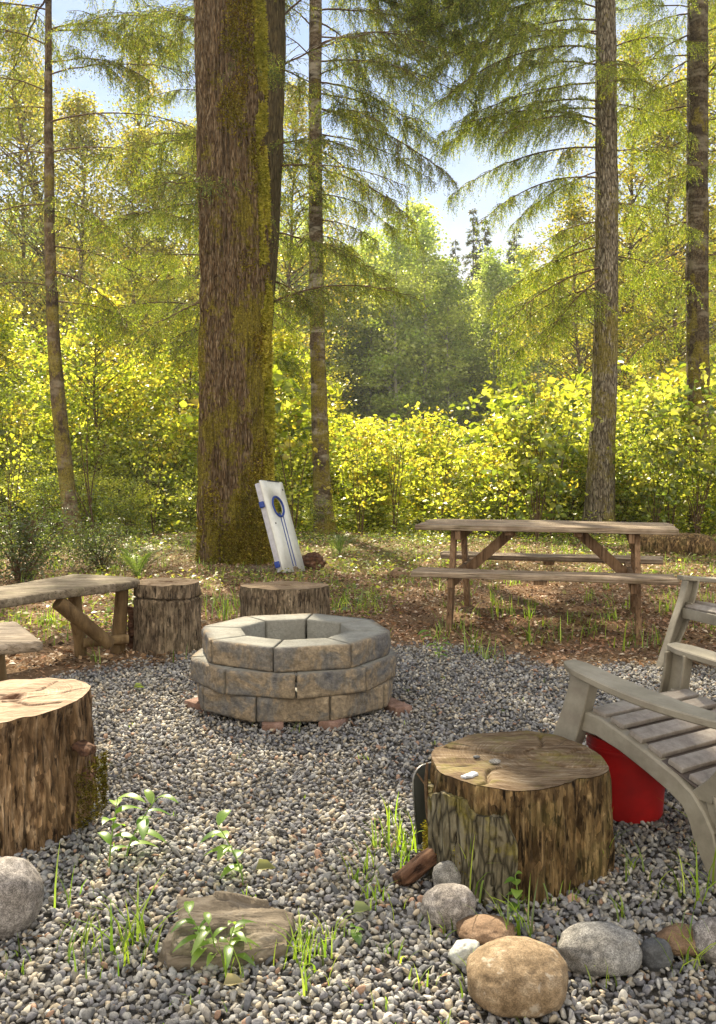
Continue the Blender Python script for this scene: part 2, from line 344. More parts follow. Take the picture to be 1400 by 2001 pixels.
def block_mat():
    t = NT('block_face'); at_ = t.n('Attribute', attribute_name='Col').outputs['Color']
    n0 = t.noise(5.5, 5, .7, None, .8); n1 = t.noise(45, 8, .75)
    c = t.ramp(n0, [(.34, (.13, .13, .14)), (.46, (.20, .185, .165)), (.56, (.29, .23, .16)), (.7, (.36, .29, .2))])
    c = t.mix(.65, c, t.mix(1.0, c, t.ramp(n1, [(.3, (.2, .2, .2)), (.5, (.9, .9, .9)), (.7, (1.9, 1.85, 1.75))]), 'MULTIPLY'))
    smooth = t.mix(.5, (.31, .31, .285), t.mix(1.0, (.31, .31, .285), t.ramp(t.noise(60, 7, .75), [(.3, (.55, .55, .55)), (.7, (1.4, 1.38, 1.3))]), 'MULTIPLY'))
    st = t.noise(9, 4, .6); smooth = t.mix(t.ramp(st, [(.4, (.45, .45, .45)), (.6, (0, 0, 0))]), smooth, (.2, .19, .165))
    sep = t.n('SeparateXYZ', Vector=at_); c = t.mix(sep.outputs['X'], smooth, c)
    t.base(c, .92, .2); t.bump(t.math('ADD', n1, t.math('MULTIPLY', t.noise(120, 4, .7), .5)), 1.0, .012); return t.m
M['block'] = block_mat()
M['brick'] = stone('brick', [(.13, .08, .06), (.22, .135, .105), (.3, .2, .165)], 30, .3, .95, .003)
M['boulder_tan'] = stone('boulder_tan', [(.13, .09, .05), (.23, .165, .10), (.33, .26, .175)], 34, .35, .85, .004, (.38, .34, .28))
M['boulder_grey'] = stone('boulder_grey', [(.13, .13, .13), (.24, .235, .225), (.38, .37, .35)], 42, .45, .9, .006)
M['boulder_pink'] = stone('boulder_pink', [(.13, .12, .115), (.24, .22, .21), (.36, .335, .315)], 60, .5, .8, .003)
M['boulder_brown'] = stone('boulder_brown', [(.12, .075, .045), (.22, .14, .085), (.30, .21, .14)], 20, .3, .8, .005)
M['boulder_dark'] = stone('boulder_dark', [(.05, .055, .06), (.09, .095, .105), (.14, .145, .15)], 20, .3, .6, .003)
M['boulder_white'] = stone('boulder_white', [(.34, .36, .36), (.48, .5, .48), (.6, .6, .58)], 14, .2, .7, .003)
def slab_mat():
    t = NT('slab_rock'); n1 = t.noise(1, 8, .65, t.map((9, 26, 30), rot=(0, 0, -.35)), .8); n2 = t.noise(30, 6, .7)
    c = t.ramp(n1, [(.3, (.075, .06, .045)), (.5, (.17, .14, .105)), (.7, (.27, .235, .19))]); c = t.mix(.5, c, t.mix(1.0, c, t.ramp(n2, [(.3, (.5, .5, .5)), (.7, (1.4, 1.4, 1.4))]), 'MULTIPLY'))
    t.base(c, .9, .2); t.bump(t.math('ADD', n1, t.math('MULTIPLY', n2, .4)), .9, .012); return t.m
M['slab'] = slab_mat()
def gravel_mat():
    t = NT('gravel_stone'); a = t.n('Attribute', attribute_name='Col').outputs['Color']; n = t.noise(160, 4, .65)
    c = t.mix(.6, a, t.mix(1.0, a, t.ramp(n, [(.3, (.5, .5, .5)), (.7, (1.45, 1.42, 1.35))]), 'MULTIPLY'))
    t.base(c, .8, .25); t.bump(n, .6, .003); return t.m
M['gravel'] = gravel_mat()
def plastic_mat():
    t = NT('chair_plastic'); n = t.noise(6, 6, .7); n2 = t.noise(1, 6, .7, t.map((50, 6, 20)))
    c = t.ramp(n, [(.35, (.19, .17, .13)), (.55, (.28, .255, .20)), (.7, (.34, .315, .255))]); c = t.mix(t.ramp(n2, [(.5, (0, 0, 0)), (.75, (.5, .5, .5))]), c, (.2, .16, .13))
    t.base(c, t.math('ADD', t.math('MULTIPLY', n, .3), .42), .4); t.bump(n2, .15, .002); return t.m
M['plastic'] = plastic_mat()
def slat_mat():
    t = NT('chair_slat_plastic'); n = t.noise(18, 6, .75); n2 = t.noise(1, 6, .7, t.map((14, 80, 20)))
    c = t.ramp(n, [(.32, (.17, .145, .125)), (.5, (.26, .23, .2)), (.7, (.36, .33, .29))]); c = t.mix(t.ramp(n2, [(.5, (0, 0, 0)), (.75, (.5, .5, .5))]), c, (.17, .12, .1))
    t.base(c, .55, .4); t.bump(n2, .3, .002); return t.m
M['slat'] = slat_mat(); M['slat_gap'] = None
def simple(name, c, rough=.5, spec=.4, var=.25, sc=20, metal=0.0):
    t = NT(name); n = t.noise(sc, 5, .6); t.base(t.mix(1.0, c, t.ramp(n, [(.3, (1 - var,) * 3), (.7, (1 + var,) * 3)]), 'MULTIPLY'), rough, spec)
    t.b.inputs['Metallic'].default_value = metal; t.bump(n, .15, .002); return t.m
M['slat_gap'] = simple('slat_gap', (.10, .08, .07), .7, .3, .2, 20)
M['red'] = simple('red_plastic', (.36, .008, .008), .45, .4, .3, 9)
M['metal'] = simple('dark_metal', (.016, .018, .012), .6, .3, .4, 12, .0)
M['white'] = simple('board_white', (.62, .63, .60), .5, .4, .10, 14)
M['blue'] = simple('board_blue', (.012, .04, .24), .5, .4, .1, 10)
M['black'] = simple('board_black', (.02, .02, .02), .5, .4, .1, 10)
M['whiteside'] = simple('board_side', (.42, .42, .47), .6, .4, .2, 20)
M['foil'] = simple('lichen_grey', (.45, .47, .52), .6, .4, .2, 20)
M['rot'] = wood('rotten_wood', (.03, .015, .01), (.12, .06, .035), (.26, .15, .09), (8, 40, 40), .01)
M['moss'] = leaf_mat('moss', .18, (1.2, 1.2, .5), 0.0)

# ------------------------------------------------------------------ the ground
def gravel_amount(x, y):
    """1 inside the gravel ring, 0 on the forest floor"""
    n = vnoise(np.stack([x * 1.7, y * 1.7, 0 * x], 1), 3) * .22 + vnoise(np.stack([x * 6, y * 6, 0 * x], 1), 4) * .08
    edge = np.interp(x, [-4, -2.6, -1.9, -1.5, -.9, -.3, .3, 1.0, 1.9, 3.2], [2.5, 3.6, 4.7, 5.35, 5.8, 5.95, 5.85, 5.6, 5.15, 4.4])
    return np.clip((edge + n - y) / .28 + .5, 0, 1)
def ground_h(x, y):
    x = np.asarray(x, float); y = np.asarray(y, float); z = 0 * x
    P = np.stack([x * .5, y * .5, 0 * x], -1).reshape(-1, 3)
    z = z + (vnoise(P, 9) * .06).reshape(x.shape) * np.clip((y - 6.5) / 4, 0, 1)
    z = z + np.interp(y, [0, 5.6, 7, 12, 20, 34, 42, 55, 62, 90, 160, 400], [0, 0, .02, .03, -.05, -.3, -.6, -.2, 2.0, 4.5, 19, 27])
    return z
def gh(x, y): return float(ground_h(np.array([x]), np.array([y]))[0])
xs = np.unique(np.concatenate([np.linspace(-5, 5, 160), np.linspace(-16, 16, 90), np.linspace(-60, 60, 60), np.linspace(-400, 400, 30)]))
ys = np.unique(np.concatenate([np.linspace(.5, 10, 170), np.linspace(10, 24, 70), np.linspace(24, 70, 60), np.linspace(-60, 420, 50)]))
X, Y = np.meshgrid(xs, ys, indexing='ij'); Xr, Yr = X.ravel(), Y.ravel(); Z = ground_h(Xr, Yr)
g = gravel_amount(Xr, Yr); near = (Yr < 12) & (abs(Xr) < 6)
Z = Z + np.where(near, fbm(np.stack([Xr * 5, Yr * 5, 0 * Xr], 1), 5, 3) * .012 * (1 - g), 0) - .018 * g
i, j = np.meshgrid(np.arange(len(xs) - 1), np.arange(len(ys) - 1), indexing='ij'); i, j = i.ravel(), j.ravel(); n = len(ys)
F = np.stack([i * n + j, (i + 1) * n + j, (i + 1) * n + j + 1, i * n + j + 1], 1)
def ground_mat():
    t = NT('forest_floor'); gv = t.n('Attribute', attribute_name='gravel').outputs['Fac']
    n1 = t.noise(3, 8, .7); n2 = t.noise(40, 6, .75); n3 = t.noise(.9, 4, .6)
    soil = t.ramp(n2, [(.3, (.06, .036, .02)), (.5, (.19, .12, .07)), (.68, (.36, .25, .155))])
    soil = t.mix(t.ramp(n1, [(.45, (0, 0, 0)), (.6, (.7, .7, .7))]), soil, (.20, .125, .068))
    grn = t.mix(t.ramp(n2, [(.35, (0, 0, 0)), (.65, (1, 1, 1))]), (.05, .07, .015), (.13, .16, .03))
    sx = t.n('SeparateXYZ', Vector=t.tc.outputs['Object'])
    far = t.n('MapRange', Value=t.math('ADD', sx.outputs['Y'], t.math('MULTIPLY', n3, 6.0))); far.inputs[1].default_value = 11; far.inputs[2].default_value = 17
    soil = t.mix(far.outputs[0], soil, grn)
    grv = t.ramp(n2, [(.3, (.06, .055, .05)), (.7, (.17, .155, .135))])
    t.base(t.mix(gv, soil, grv), .95, .1); t.bump(n2, .8, .02); return t.m
gr = link('ground', new_mesh('ground', np.stack([Xr, Yr, Z], 1), F, ground_mat(), True, None, {'gravel': g})); gr['kind'] = 'structure'

# ------------------------------------------------------------------ gravel stones
rng = np.random.default_rng(7)
def ico(sub):
    t = (1 + 5 ** .5) / 2
    V = [(-1, t, 0), (1, t, 0), (-1, -t, 0), (1, -t, 0), (0, -1, t), (0, 1, t), (0, -1, -t), (0, 1, -t), (t, 0, -1), (t, 0, 1), (-t, 0, -1), (-t, 0, 1)]
    F = [(0, 11, 5), (0, 5, 1), (0, 1, 7), (0, 7, 10), (0, 10, 11), (1, 5, 9), (5, 11, 4), (11, 10, 2), (10, 7, 6), (7, 1, 8), (3, 9, 4), (3, 4, 2), (3, 2, 6), (3, 6, 8), (3, 8, 9), (4, 9, 5), (2, 4, 11), (6, 2, 10), (8, 6, 7), (9, 8, 1)]
    V = [Vector(v).normalized() for v in V]
    for _ in range(sub):
        mid, G = {}, []
        def m(a, b):
            k = (min(a, b), max(a, b))
            if k not in mid: mid[k] = len(V); V.append((V[a] + V[b]).normalized())
            return mid[k]
        for a, b, c in F:
            x, y, z = m(a, b), m(b, c), m(c, a); G += [(a, x, z), (b, y, x), (c, z, y), (x, y, z)]
        F = G
    return np.array(V), np.array(F)
def stones(P, size, sub, rng):
    n = len(P); B, BF = ico(sub); m = len(B)
    sc = size[:, None] * np.stack([rng.uniform(.8, 1.35, n), rng.uniform(.65, 1.0, n), rng.uniform(.42, .8, n)], 1)
    # angular pebbles: cut the sphere with a few random planes
    V = np.broadcast_to(B, (n, m, 3)).copy()
    for _ in range(8):
        d = norm(rng.standard_normal((n, 3))); h = rng.uniform(.45, .85, (n, 1)); s = (V * d[:, None]).sum(2); ex = np.maximum(s - h, 0)
        V -= ex[:, :, None] * d[:, None] * .85
    V *= (1 + .07 * rng.standard_normal((n, m, 1)) * (.6 if sub > 0 else 1))
    V *= sc[:, None]
    ax = norm(rng.standard_normal((n, 3))); an = rng.normal(0, .5, n); ca_, sa_ = np.cos(an)[:, None, None], np.sin(an)[:, None, None]; A3 = ax[:, None]
    V = V * ca_ + np.cross(A3, V) * sa_ + A3 * (A3 * V).sum(2, keepdims=True) * (1 - ca_)
    a = rng.uniform(0, 6.283, n); ca, sa = np.cos(a), np.sin(a); t1, t2 = rng.normal(0, .35, n), rng.normal(0, .35, n)
    x = V[..., 0] * ca[:, None] - V[..., 1] * sa[:, None]; y = V[..., 0] * sa[:, None] + V[..., 1] * ca[:, None]; z = V[..., 2] + x * t1[:, None] + y * t2[:, None]
    V = np.stack([x, y, z], 2) + P[:, None]
    F = (BF[None] + (np.arange(n) * m)[:, None, None]).reshape(-1, 3)
    cols = np.array([(.19, .19, .20), (.15, .15, .165), (.24, .245, .25), (.31, .31, .30), (.22, .21, .195), (.29, .275, .24), (.38, .33, .25), (.48, .465, .42), (.32, .21, .15), (.17, .17, .17), (.40, .37, .30), (.115, .12, .13)])
    p = np.array([15, 12, 14, 11, 12, 10, 8, 4, 2.5, 9, 7, 6.]); c = cols[rng.choice(len(cols), n, p=p / p.sum())] * (1 + .18 * rng.standard_normal((n, 1)))
    c = np.repeat(np.clip(c * np.array([1.03, 1.02, 1.03]), .02, .8), m, 0)
    return V.reshape(-1, 3), F, c
def scatter(y0, y1, sp, extra=.5):
    gx = np.arange(-4, 4, sp); gy = np.arange(y0, y1, sp); A, B = np.meshgrid(gx, gy, indexing='ij')
    x = A.ravel() + rng.uniform(-.5, .5, A.size) * sp; y = B.ravel() + rng.uniform(-.5, .5, A.size) * sp
    k = np.abs(x) < .41 * y + extra; return x[k], y[k]
def gravel(y0, y1, sp, smin, smax, sub, rough=1.0, thr=None):
    x, y = scatter(y0, y1, sp, 1.1); ga = gravel_amount(x, y); k = rng.uniform(0, 1, len(x)) < ga ** 1.3 + .004
    x, y = x[k], y[k]; s = rng.uniform(smin, smax, len(x)) * rng.choice([1, 1, 1, 1.35, .8], len(x))
    z = ground_h(x, y) + rng.uniform(-.016, .004, len(x))
    return stones(np.stack([x, y, z], 1), s, sub, rng)
A = gravel(1.75, 3.2, .0145, .0068, .0122, 1); B = gravel(3.2, 6.4, .0168, .0078, .0128, 0)
V = np.concatenate([A[0], B[0]]); F = np.concatenate([A[1], B[1] + len(A[0])])
go = link('gravel', new_mesh('gravel', V, F, M['gravel'], False, np.concatenate([A[2], B[2]])))
tag(go, 'grey and tan gravel spread round the fire pit', 'gravel', kind='stuff')

# ------------------------------------------------------------------ fire pit
PX, PY = -.316, 4.57
pit = thing('fire_pit', 'round fire pit of three stacked rings of split concrete blocks', 'fire pit', (PX, PY, 0))
def wedge(r, rin, a0, a1, z0, z1, seed):
    gap = .0075; n = (34, 5, 12)
    V, F = lattice_box(np.linspace(0, 1, n[0] + 1), np.linspace(0, 1, n[1] + 1), np.linspace(0, 1, n[2] + 1))
    u, v, q = V[:, 0], V[:, 1], V[:, 2]      # u along, v 0 = outer, w up
    po0, po1 = np.array([math.cos(a0), math.sin(a0)]) * r, np.array([math.cos(a1), math.sin(a1)]) * r
    pi0, pi1 = po0 / r * rin, po1 / r * rin
    t = (po1 - po0) / np.linalg.norm(po1 - po0)
    po0, pi0, po1, pi1 = po0 + t * gap, pi0 + t * gap, po1 - t * gap, pi1 - t * gap
    nrm = np.array([t[1], -t[0]])
    O = po0[None] * (1 - u[:, None]) + po1[None] * u[:, None]; I = pi0[None] * (1 - u[:, None]) + pi1[None] * u[:, None]
    P = O * (1 - v[:, None]) + I * v[:, None]
    W = np.stack([P[:, 0], P[:, 1], z0 + (z1 - z0) * q], 1)
    face = (v < .001)
    eu = np.minimum(u, 1 - u); eq = np.minimum(q, 1 - q)
    ns = fbm(W * 16 + seed * 3.1, seed, 4) * .007 + vnoise(W * 75, seed) * .003
    bul = .013 * np.clip(eu / .06, 0, 1) ** .7 * (.6 + .4 * np.clip(eq / .10, 0, 1) ** .6)
    d = np.where(face, bul + ns * np.clip(eu * 14 + .3, 0, 1) * np.clip(eq * 9 + .1, 0, 1) - .010, 0)
    W[:, 0] += nrm[0] * d; W[:, 1] += nrm[1] * d
    W += np.stack([vnoise(W * 30, seed + 2), vnoise(W * 30, seed + 3), vnoise(W * 30, seed + 4)], 1) * .0012
    col = np.where(face[:, None], 1.0, 0.0) * np.ones(3)
    # the chamfer belongs to the rough face
    cx = W[:, :2].mean(0); yaw = np.arctan2(cx[1], cx[0])
    return W, F, col
sd_ = 1
LAY = .112
for lay, (nb, r, rin, off) in enumerate([(9, .506, .30, 253), (9, .517, .31, 234.5), (8, .483, .282, 262)]):
    for k in range(nb):
        sd_ += 1; jr = rng.normal(0, .003); a0 = R(off + k * 360 / nb); a1 = R(off + (k + 1) * 360 / nb)
        z0 = .022 + lay * LAY; V, F, c = wedge(r + jr, rin, a0, a1, z0, z0 + LAY - .003, sd_)
        part('block', (V, F), M['block'], pit, False, c)
for (bx, by, rz, lab) in [(527, 1436, .15, 'reddish brick wedged under the fire pit below the front joint'), (655, 1432, -.35, 'red brick sticking out under the fire pit front'),
                          (772, 1402, .5, 'red brick end poking out at the pit side towards the chairs'), (392, 1400, .9, 'brick sliver under the pit on the bench side')]:
    x, y = px(bx, by); y += .17; x = x * (1 + .06 / y)
    V, F = rbox((.095, .19, .05), .005, (4, 6, 2)); V = V + np.stack([vnoise(V * 60 + bx, 1)] * 3, 1) * .0025
    o = part('brick', (V, F), M['brick'], None, True, None, (x, y, .0)); o.rotation_euler[2] = rz
    tag(o, lab, 'brick')

# ------------------------------------------------------------------ stumps and log rounds
def log_round(R0, h0, seed, side, top, root, tilt=(0, 0), flare=.06, lobes=.06, ridge=.012, nth=220, nh=60, bottom=-.03, parts=True, lean=(0, 0), grooves=(), shape=None, hole=0):
    th = np.linspace(0, 2 * np.pi, nth, endpoint=False); hh = np.linspace(0, 1, nh)
    T, H = np.meshgrid(th, hh, indexing='ij'); T, H = T.ravel(), H.ravel()
    C, S = np.cos(T), np.sin(T)
    lob = fbm(np.stack([C * 1.3, S * 1.3, 0 * C + seed], 1), seed, 2) * lobes * R0
    ztop = h0 + tilt[0] * C * R0 + tilt[1] * S * R0
    z = bottom + (ztop - bottom) * H
    rd = fbm(np.stack([C * 5, S * 5, z * 2.5 + seed], 1), seed + 3, 3) * ridge * .6 + fbm(np.stack([C * 30, S * 30, z * 6], 1), seed + 9, 3) * ridge * .5 - ridge * np.clip(vnoise(np.stack([C * 16, S * 16, z * 2.2 + 3], 1), seed + 6) - .35, 0, 1) * 1.3
    ztop = ztop + fbm(np.stack([C * 5, S * 5, 0 * C + seed], 1), seed + 20, 2) * .004; z = bottom + (ztop - bottom) * H
    r = R0 + lob + rd * np.clip((1 - H) * 7, .05, 1) + flare * R0 * (1 - H) ** 2.5
    if shape: r = r + shape(T)
    for (gz, gw, gd) in grooves:
        r = r - gd * np.exp(-((z - gz - .006 * np.sin(T * 2 + seed)) / gw) ** 2)
    V = np.stack([C * r + lean[0] * z, S * r + lean[1] * z, z], 1)
    i = np.arange(nth)[:, None]; j = np.arange(nh - 1)[None]; i2 = (i + 1) % nth
    F = np.stack([i * nh + j, i2 * nh + j, i2 * nh + j + 1, i * nh + j + 1], -1).reshape(-1, 4)
    part('trunk_section', (V, F), side, root)
    rim = V.reshape(nth, nh, 3)[:, -1]; nr = 44; ks = np.linspace(0, 1, nr) ** .8
    c0 = np.array([rim[:, 0].mean(), rim[:, 1].mean(), h0])
    Tv = c0 + (rim[:, None] - c0) * ks[None, :, None]
    cr_ = fbm(Tv.reshape(-1, 3) * np.array([9, 30, 1]) + seed, seed, 3).reshape(nth, nr) * .0035
    Tv[..., 2] += cr_ * np.clip((1 - ks) * 8, 0, 1)[None] + .002
    A = np.arctan2(Tv[..., 1] - c0[1], Tv[..., 0] - c0[0])
    for a_c, dep, l0, l1 in ((2.6, .020, .05, .95), (-.4, .018, .1, .85), (1.0, .012, .2, .9), (-2.2, .014, .3, 1.), (0.3, .012, .3, .95)):
        dd = np.abs((A - a_c - .1 * np.sin(ks * 9)[None] + np.pi) % (2 * np.pi) - np.pi) * ks[None] * R0
        Tv[..., 2] -= dep * np.exp(-(dd / .006) ** 2) * ((ks > l0) & (ks < l1))[None]
    if hole:
        for hx, hy, hs in ((.03, .05, .035), (.07, .0, .022), (-.02, .09, .02)): Tv[..., 2] -= hole * np.exp(-((Tv[..., 0] - hx) ** 2 / hs ** 2 + (Tv[..., 1] - hy) ** 2 / (hs * .5) ** 2))
    i = np.arange(nth)[:, None]; j = np.arange(nr - 1)[None]; i2 = (i + 1) % nth
    F = np.stack([i * nr + j, i * nr + j + 1, i2 * nr + j + 1, i2 * nr + j], -1).reshape(-1, 4)[:, ::-1]
    part('cut_face', (Tv.reshape(-1, 3), F), top, root)
    return lambda a, z, off=0: (np.cos(a), np.sin(a))
def moss_tufts(V0, N0, n, L, rng, cols, W=.003):
    k = rng.integers(0, len(V0), n); D = norm(N0[k] + .7 * rng.standard_normal((n, 3))); Nn = norm(rng.standard_normal((n, 3)))
    l = rng.uniform(.5, 1.3, n) * L; V, F = diamonds(V0[k] + rng.normal(0, .004, (n, 3)), D, Nn, l, l * .45)
    return V, F, np.repeat(pal(rng, n, cols), 4, 0)
MOSS = [(.22, .19, .02), (.32, .27, .03), (.13, .10, .015), (.40, .33, .05), (.18, .11, .025)]

st = thing('log_stump', 'big upright tan log stump with sloping cracked top beside the plank benches', 'stump', (-1.215, 3.05, 0))
log_round(.308, .392, 11, M['stump_side_tan'], M['cut_tan'], st, (.055, .0), .05, .05, .026, 360, 90, hole=.03)
k_ = 500; a = rng.uniform(-.45, .2, k_); zz = rng.uniform(.02, .22, k_); P0 = np.stack([np.cos(a) * .355, np.sin(a) * .355, zz], 1); N0 = np.stack([np.cos(a), np.sin(a), 0 * a + .2], 1)
V, F, c = moss_tufts(P0, N0, 2200, .010, rng, [(.09, .08, .012), (.14, .12, .02), (.06, .045, .01)]); part('moss', (V, F), M['moss'], st, False, c)
for (a, z, s) in ((-.3, .27, .045), (-.22, .18, .03)):
    V, F = rbox((s * 1.3, s * 1.5, s * .45), .006, (8, 8, 3)); V = V + np.stack([fbm(V * 40 + s * 99, q, 3) for q in (1, 2, 3)], 1) * .007
    part('bark_flake', xf((V, F), (math.cos(a) * .345, math.sin(a) * .345, z), (0, .3, a)), M['rot'], st)

def notch(T):
    a = (T + np.pi) % (2 * np.pi) - np.pi
    return .024 * np.exp(-((a + 1.9) / .35) ** 2) - .036 * np.exp(-((a + 1.0) / .35) ** 2) + .008 * np.exp(-((a + .3) / .2) ** 2) + .015 * np.exp(-((a - 1.2) / .3) ** 2)
s2 = thing('log_stump', 'weathered log stump with peeling grey bark and green tinged top beside the red bucket', 'stump', (.487, 2.75, 0))
log_round(.262, .30, 23, M['stump_side_dark'], M['cut_grey'], s2, (-.004, .0), .0, .09, .024, 360, 80, shape=notch)
# the curved plate of bark still hanging on it
def bark_plate(a0, a1, z0, z1, R0, th, seed, ragged=.03):
    na, nz = 50, 60; A, Zz = np.meshgrid(np.linspace(a0, a1, na), np.linspace(0, 1, nz), indexing='ij'); A, Zz = A.ravel(), Zz.ravel()
    e = z1 + fbm(np.stack([A * 6, 0 * A, 0 * A + seed], 1), seed, 3) * ragged; z = z0 + (e - z0) * Zz
    e2 = fbm(np.stack([z * 14, 0 * A, 0 * A + seed + 5], 1), seed + 1, 3) * .08; A2 = A + e2 * np.abs((A - (a0 + a1) / 2) / (a1 - a0) * 2) ** 3
    lob = fbm(np.stack([np.cos(A2) * 1.3, np.sin(A2) * 1.3, 0 * A + 23], 1), 23, 2) * .09 * .262
    fis = np.clip(fbm(np.stack([A2 * 9, z * 3, 0 * A], 1), seed + 4, 4), -.3, 1) * .010 + fbm(np.stack([A2 * 30, z * 16, 0 * A], 1), seed + 4, 3) * .003
    lob = lob + notch(A2)
    ck = -.012 * np.exp(-(((A2 * 4.5 + .15 * np.sin(z * 25)) % 1 - .5) / .06) ** 2)
    r = R0 + lob + fis + ck
    O = np.stack([np.cos(A2) * (r + th), np.sin(A2) * (r + th), z], 1); I = np.stack([np.cos(A2) * (r - .01), np.sin(A2) * (r - .01), z], 1)
    g = np.arange(na * nz).reshape(na, nz); f = lambda G: np.stack([G[:-1, :-1], G[1:, :-1], G[1:, 1:], G[:-1, 1:]], -1).reshape(-1, 4)
    m = na * nz; F = [f(g), f(g + m)[:, ::-1]]
    for ed in (g[:, 0], g[:, -1][::-1], g[0][::-1], g[-1]): F.append(np.stack([ed[:-1], ed[:-1] + m, ed[1:] + m, ed[1:]], 1))
    return np.concatenate([O, I]), np.concatenate(F)
part('bark', bark_plate(R(178), R(255), -.02, .235, .268, .012, 5), bark('bark_peel', [(.05, .042, .025), (.15, .13, .085), (.27, .25, .18)], (52, 52, 14), .75, (.35, 9, 0, .0), .01), s2, label='grey cracked bark plate peeling off the stump')
k_ = 600; a = rng.uniform(3.2, 4.2, k_); zz = rng.uniform(.0, .12, k_); V, F, c = moss_tufts(np.stack([np.cos(a) * .285, np.sin(a) * .285, zz], 1), np.stack([np.cos(a), np.sin(a), 0 * a + .3], 1), 2500, .010, rng, MOSS)
part('moss', (V, F), M['moss'], s2, False, c)

s3 = thing('log_stump', 'upright log stump with a saw kerf round it at the end of the long bench', 'stump', (*(px(327, 1283)[0:1]), 5.82, 0))
s3.location = ((327 - 700) / FPX * 5.82, 5.82, 0)
log_round(.205, .425, 31, M['stump_side_grey'], M['cut_weather'], s3, (-.01, -.0), .06, .05, .015, 240, 60, grooves=((.335, .006, .022),))
for (a, z) in ((3.25, .05), (3.5, .14), (3.3, .22)):
    V, F = rbox((.035, .05, .10), .008, (4, 4, 6)); V = V + np.stack([fbm(V * 40 + z * 99, 1, 3)] * 3, 1) * .014
    part('bark_flake', xf((V, F), (math.cos(a) * .222, math.sin(a) * .222, z), (0, .1, a)), M['rot'], s3)
s4 = thing('log_stump', 'short wide log round standing behind the fire pit', 'stump', ((556 - 700) / FPX * 6.15, 6.2, 0))
log_round(.295, .35, 43, M['stump_side_grey'], M['cut_weather'], s4, (0, -.045), .02, .04, .018, 240, 50)

# ------------------------------------------------------------------ boulders
def boulder(name, label, x0, y0, x1, y1, mat, seed, hgt=.7, depth=1.0, sub=4, amp=.10, flat=0.0, rz=0):
    cx = (x0 + x1) / 2; yb = y1; d0 = FPX * HC / (yb - HY); wx = (x1 - x0) / FPX * d0; ry = wx / 2 * depth; d = d0 + ry * .75; wx = (x1 - x0) / FPX * d
    hz = HC - (y0 - HY) * (d + ry * .25) / FPX; hz = max(hz, .03)
    V, F = ico(sub); dsp = fbm(V * 1.3 + seed, seed, 3) * amp + fbm(V * 6 + seed, seed, 3) * .018; V = V * (1 + dsp[:, None])
    if flat: V[:, 2] = np.sign(V[:, 2]) * np.abs(V[:, 2]) ** (1 - flat * .5)
    V = V / np.abs(V).max(0); V = V * np.array([wx / 2, ry, hz * .62]); V[:, 2] += hz - V[:, 2].max()
    o = part(name, (V, F), mat, None, True, None, ((cx - 700) / FPX * d, d, 0)); tag(o, label, 'rock'); return o
boulder('boulder', 'speckled pinkish grey oval boulder at the foot of the weathered stump', 822, 1722, 935, 1818, M['boulder_pink'], 3, depth=.9)
boulder('boulder', 'flat brown rock between the oval boulder and the large tan boulder', 890, 1788, 1010, 1850, M['boulder_brown'], 5, depth=.8)
boulder('boulder', 'small whitish stone touching the large tan boulder', 876, 1836, 944, 1892, M['boulder_white'], 6, depth=.8, amp=.2)
boulder('boulder', 'large rounded tan boulder in the gravel', 912, 1835, 1110, 1988, M['boulder_tan'], 18, depth=.95, amp=.08, flat=.5)
boulder('boulder', 'rough grey boulder beside the dark round stone', 1092, 1803, 1256, 1912, M['boulder_grey'], 9, depth=.8, amp=.12, flat=.4)
boulder('boulder', 'dark charcoal round stone between grey boulders', 1250, 1829, 1316, 1897, M['boulder_dark'], 10, depth=.8)
boulder('boulder', 'flat brown rock in the row past the dark stone', 1285, 1806, 1392, 1872, M['boulder_brown'], 12, depth=.8)
boulder('boulder', 'brownish rock at the chair end of the rock row', 1352, 1790, 1480, 1888, M['boulder_pink'], 14, depth=.8)
boulder('boulder', 'smooth grey boulder at the foot of the big tan stump', -80, 1676, 83, 1835, M['boulder_pink'], 16, depth=.95, amp=.07, flat=.4)
boulder('boulder', 'small mossy grey stone against the stump bark', 845, 1680, 905, 1745, M['boulder_grey'], 21, depth=.8)
boulder('boulder', 'small brown grey rock on the forest floor near the picnic table', 762, 1108, 796, 1132, M['boulder_brown'], 22, depth=.8)
# flat slab rock
def slab():
    out = [(352, 1742), (430, 1736), (525, 1750), (578, 1778), (560, 1826), (500, 1838), (440, 1848), (330, 1850), (314, 1838), (350, 1790)]
    P = [px(a, b, .05) for a, b in out]; c = np.mean(P, 0); P = np.array(P) - c; m = len(P); N = 200; t = np.linspace(0, m, N, endpoint=False); k = np.floor(t).astype(int); f = (t - k)[:, None]
    ring = P[k % m] * (1 - f) + P[(k + 1) % m] * f; nr = 40; V = []
    for q in range(nr):
        s = q / (nr - 1); Q = ring * s * .97; z = .040 + .013 * fbm(np.c_[Q * np.array([8, 22]), 0 * Q[:, 0]], 3, 5) + .006 * np.sign(vnoise(np.c_[Q * np.array([5, 13]), 0 * Q[:, 0]], 6)) - .010 * s ** 6; V.append(np.c_[Q, z])
    for s, z in ((1.0, .03), (1.01, .005), (.97, -.03)):
        Q = ring * s; Q = Q * (1 + .06 * vnoise(np.c_[ring * 14, ring[:, :1] * 0 + z * 30], 8)[:, None]); V.append(np.c_[Q, z + .008 * vnoise(np.c_[Q * 20, Q[:, :1] * 0 + z], 4)])
    V = np.concatenate(V); n = len(V) // N; i = np.arange(n - 1)[:, None] * N; j = np.arange(N)[None]; j2 = (j + 1) % N
    F = np.stack([i + j, i + N + j, i + N + j2, i + j2], -1).reshape(-1, 4)
    o = part('flat_rock', (V, F), M['slab'], None, False, None, (c[0], c[1], 0)); tag(o, 'flat angular brown slab of rock lying in the gravel', 'rock')
slab()

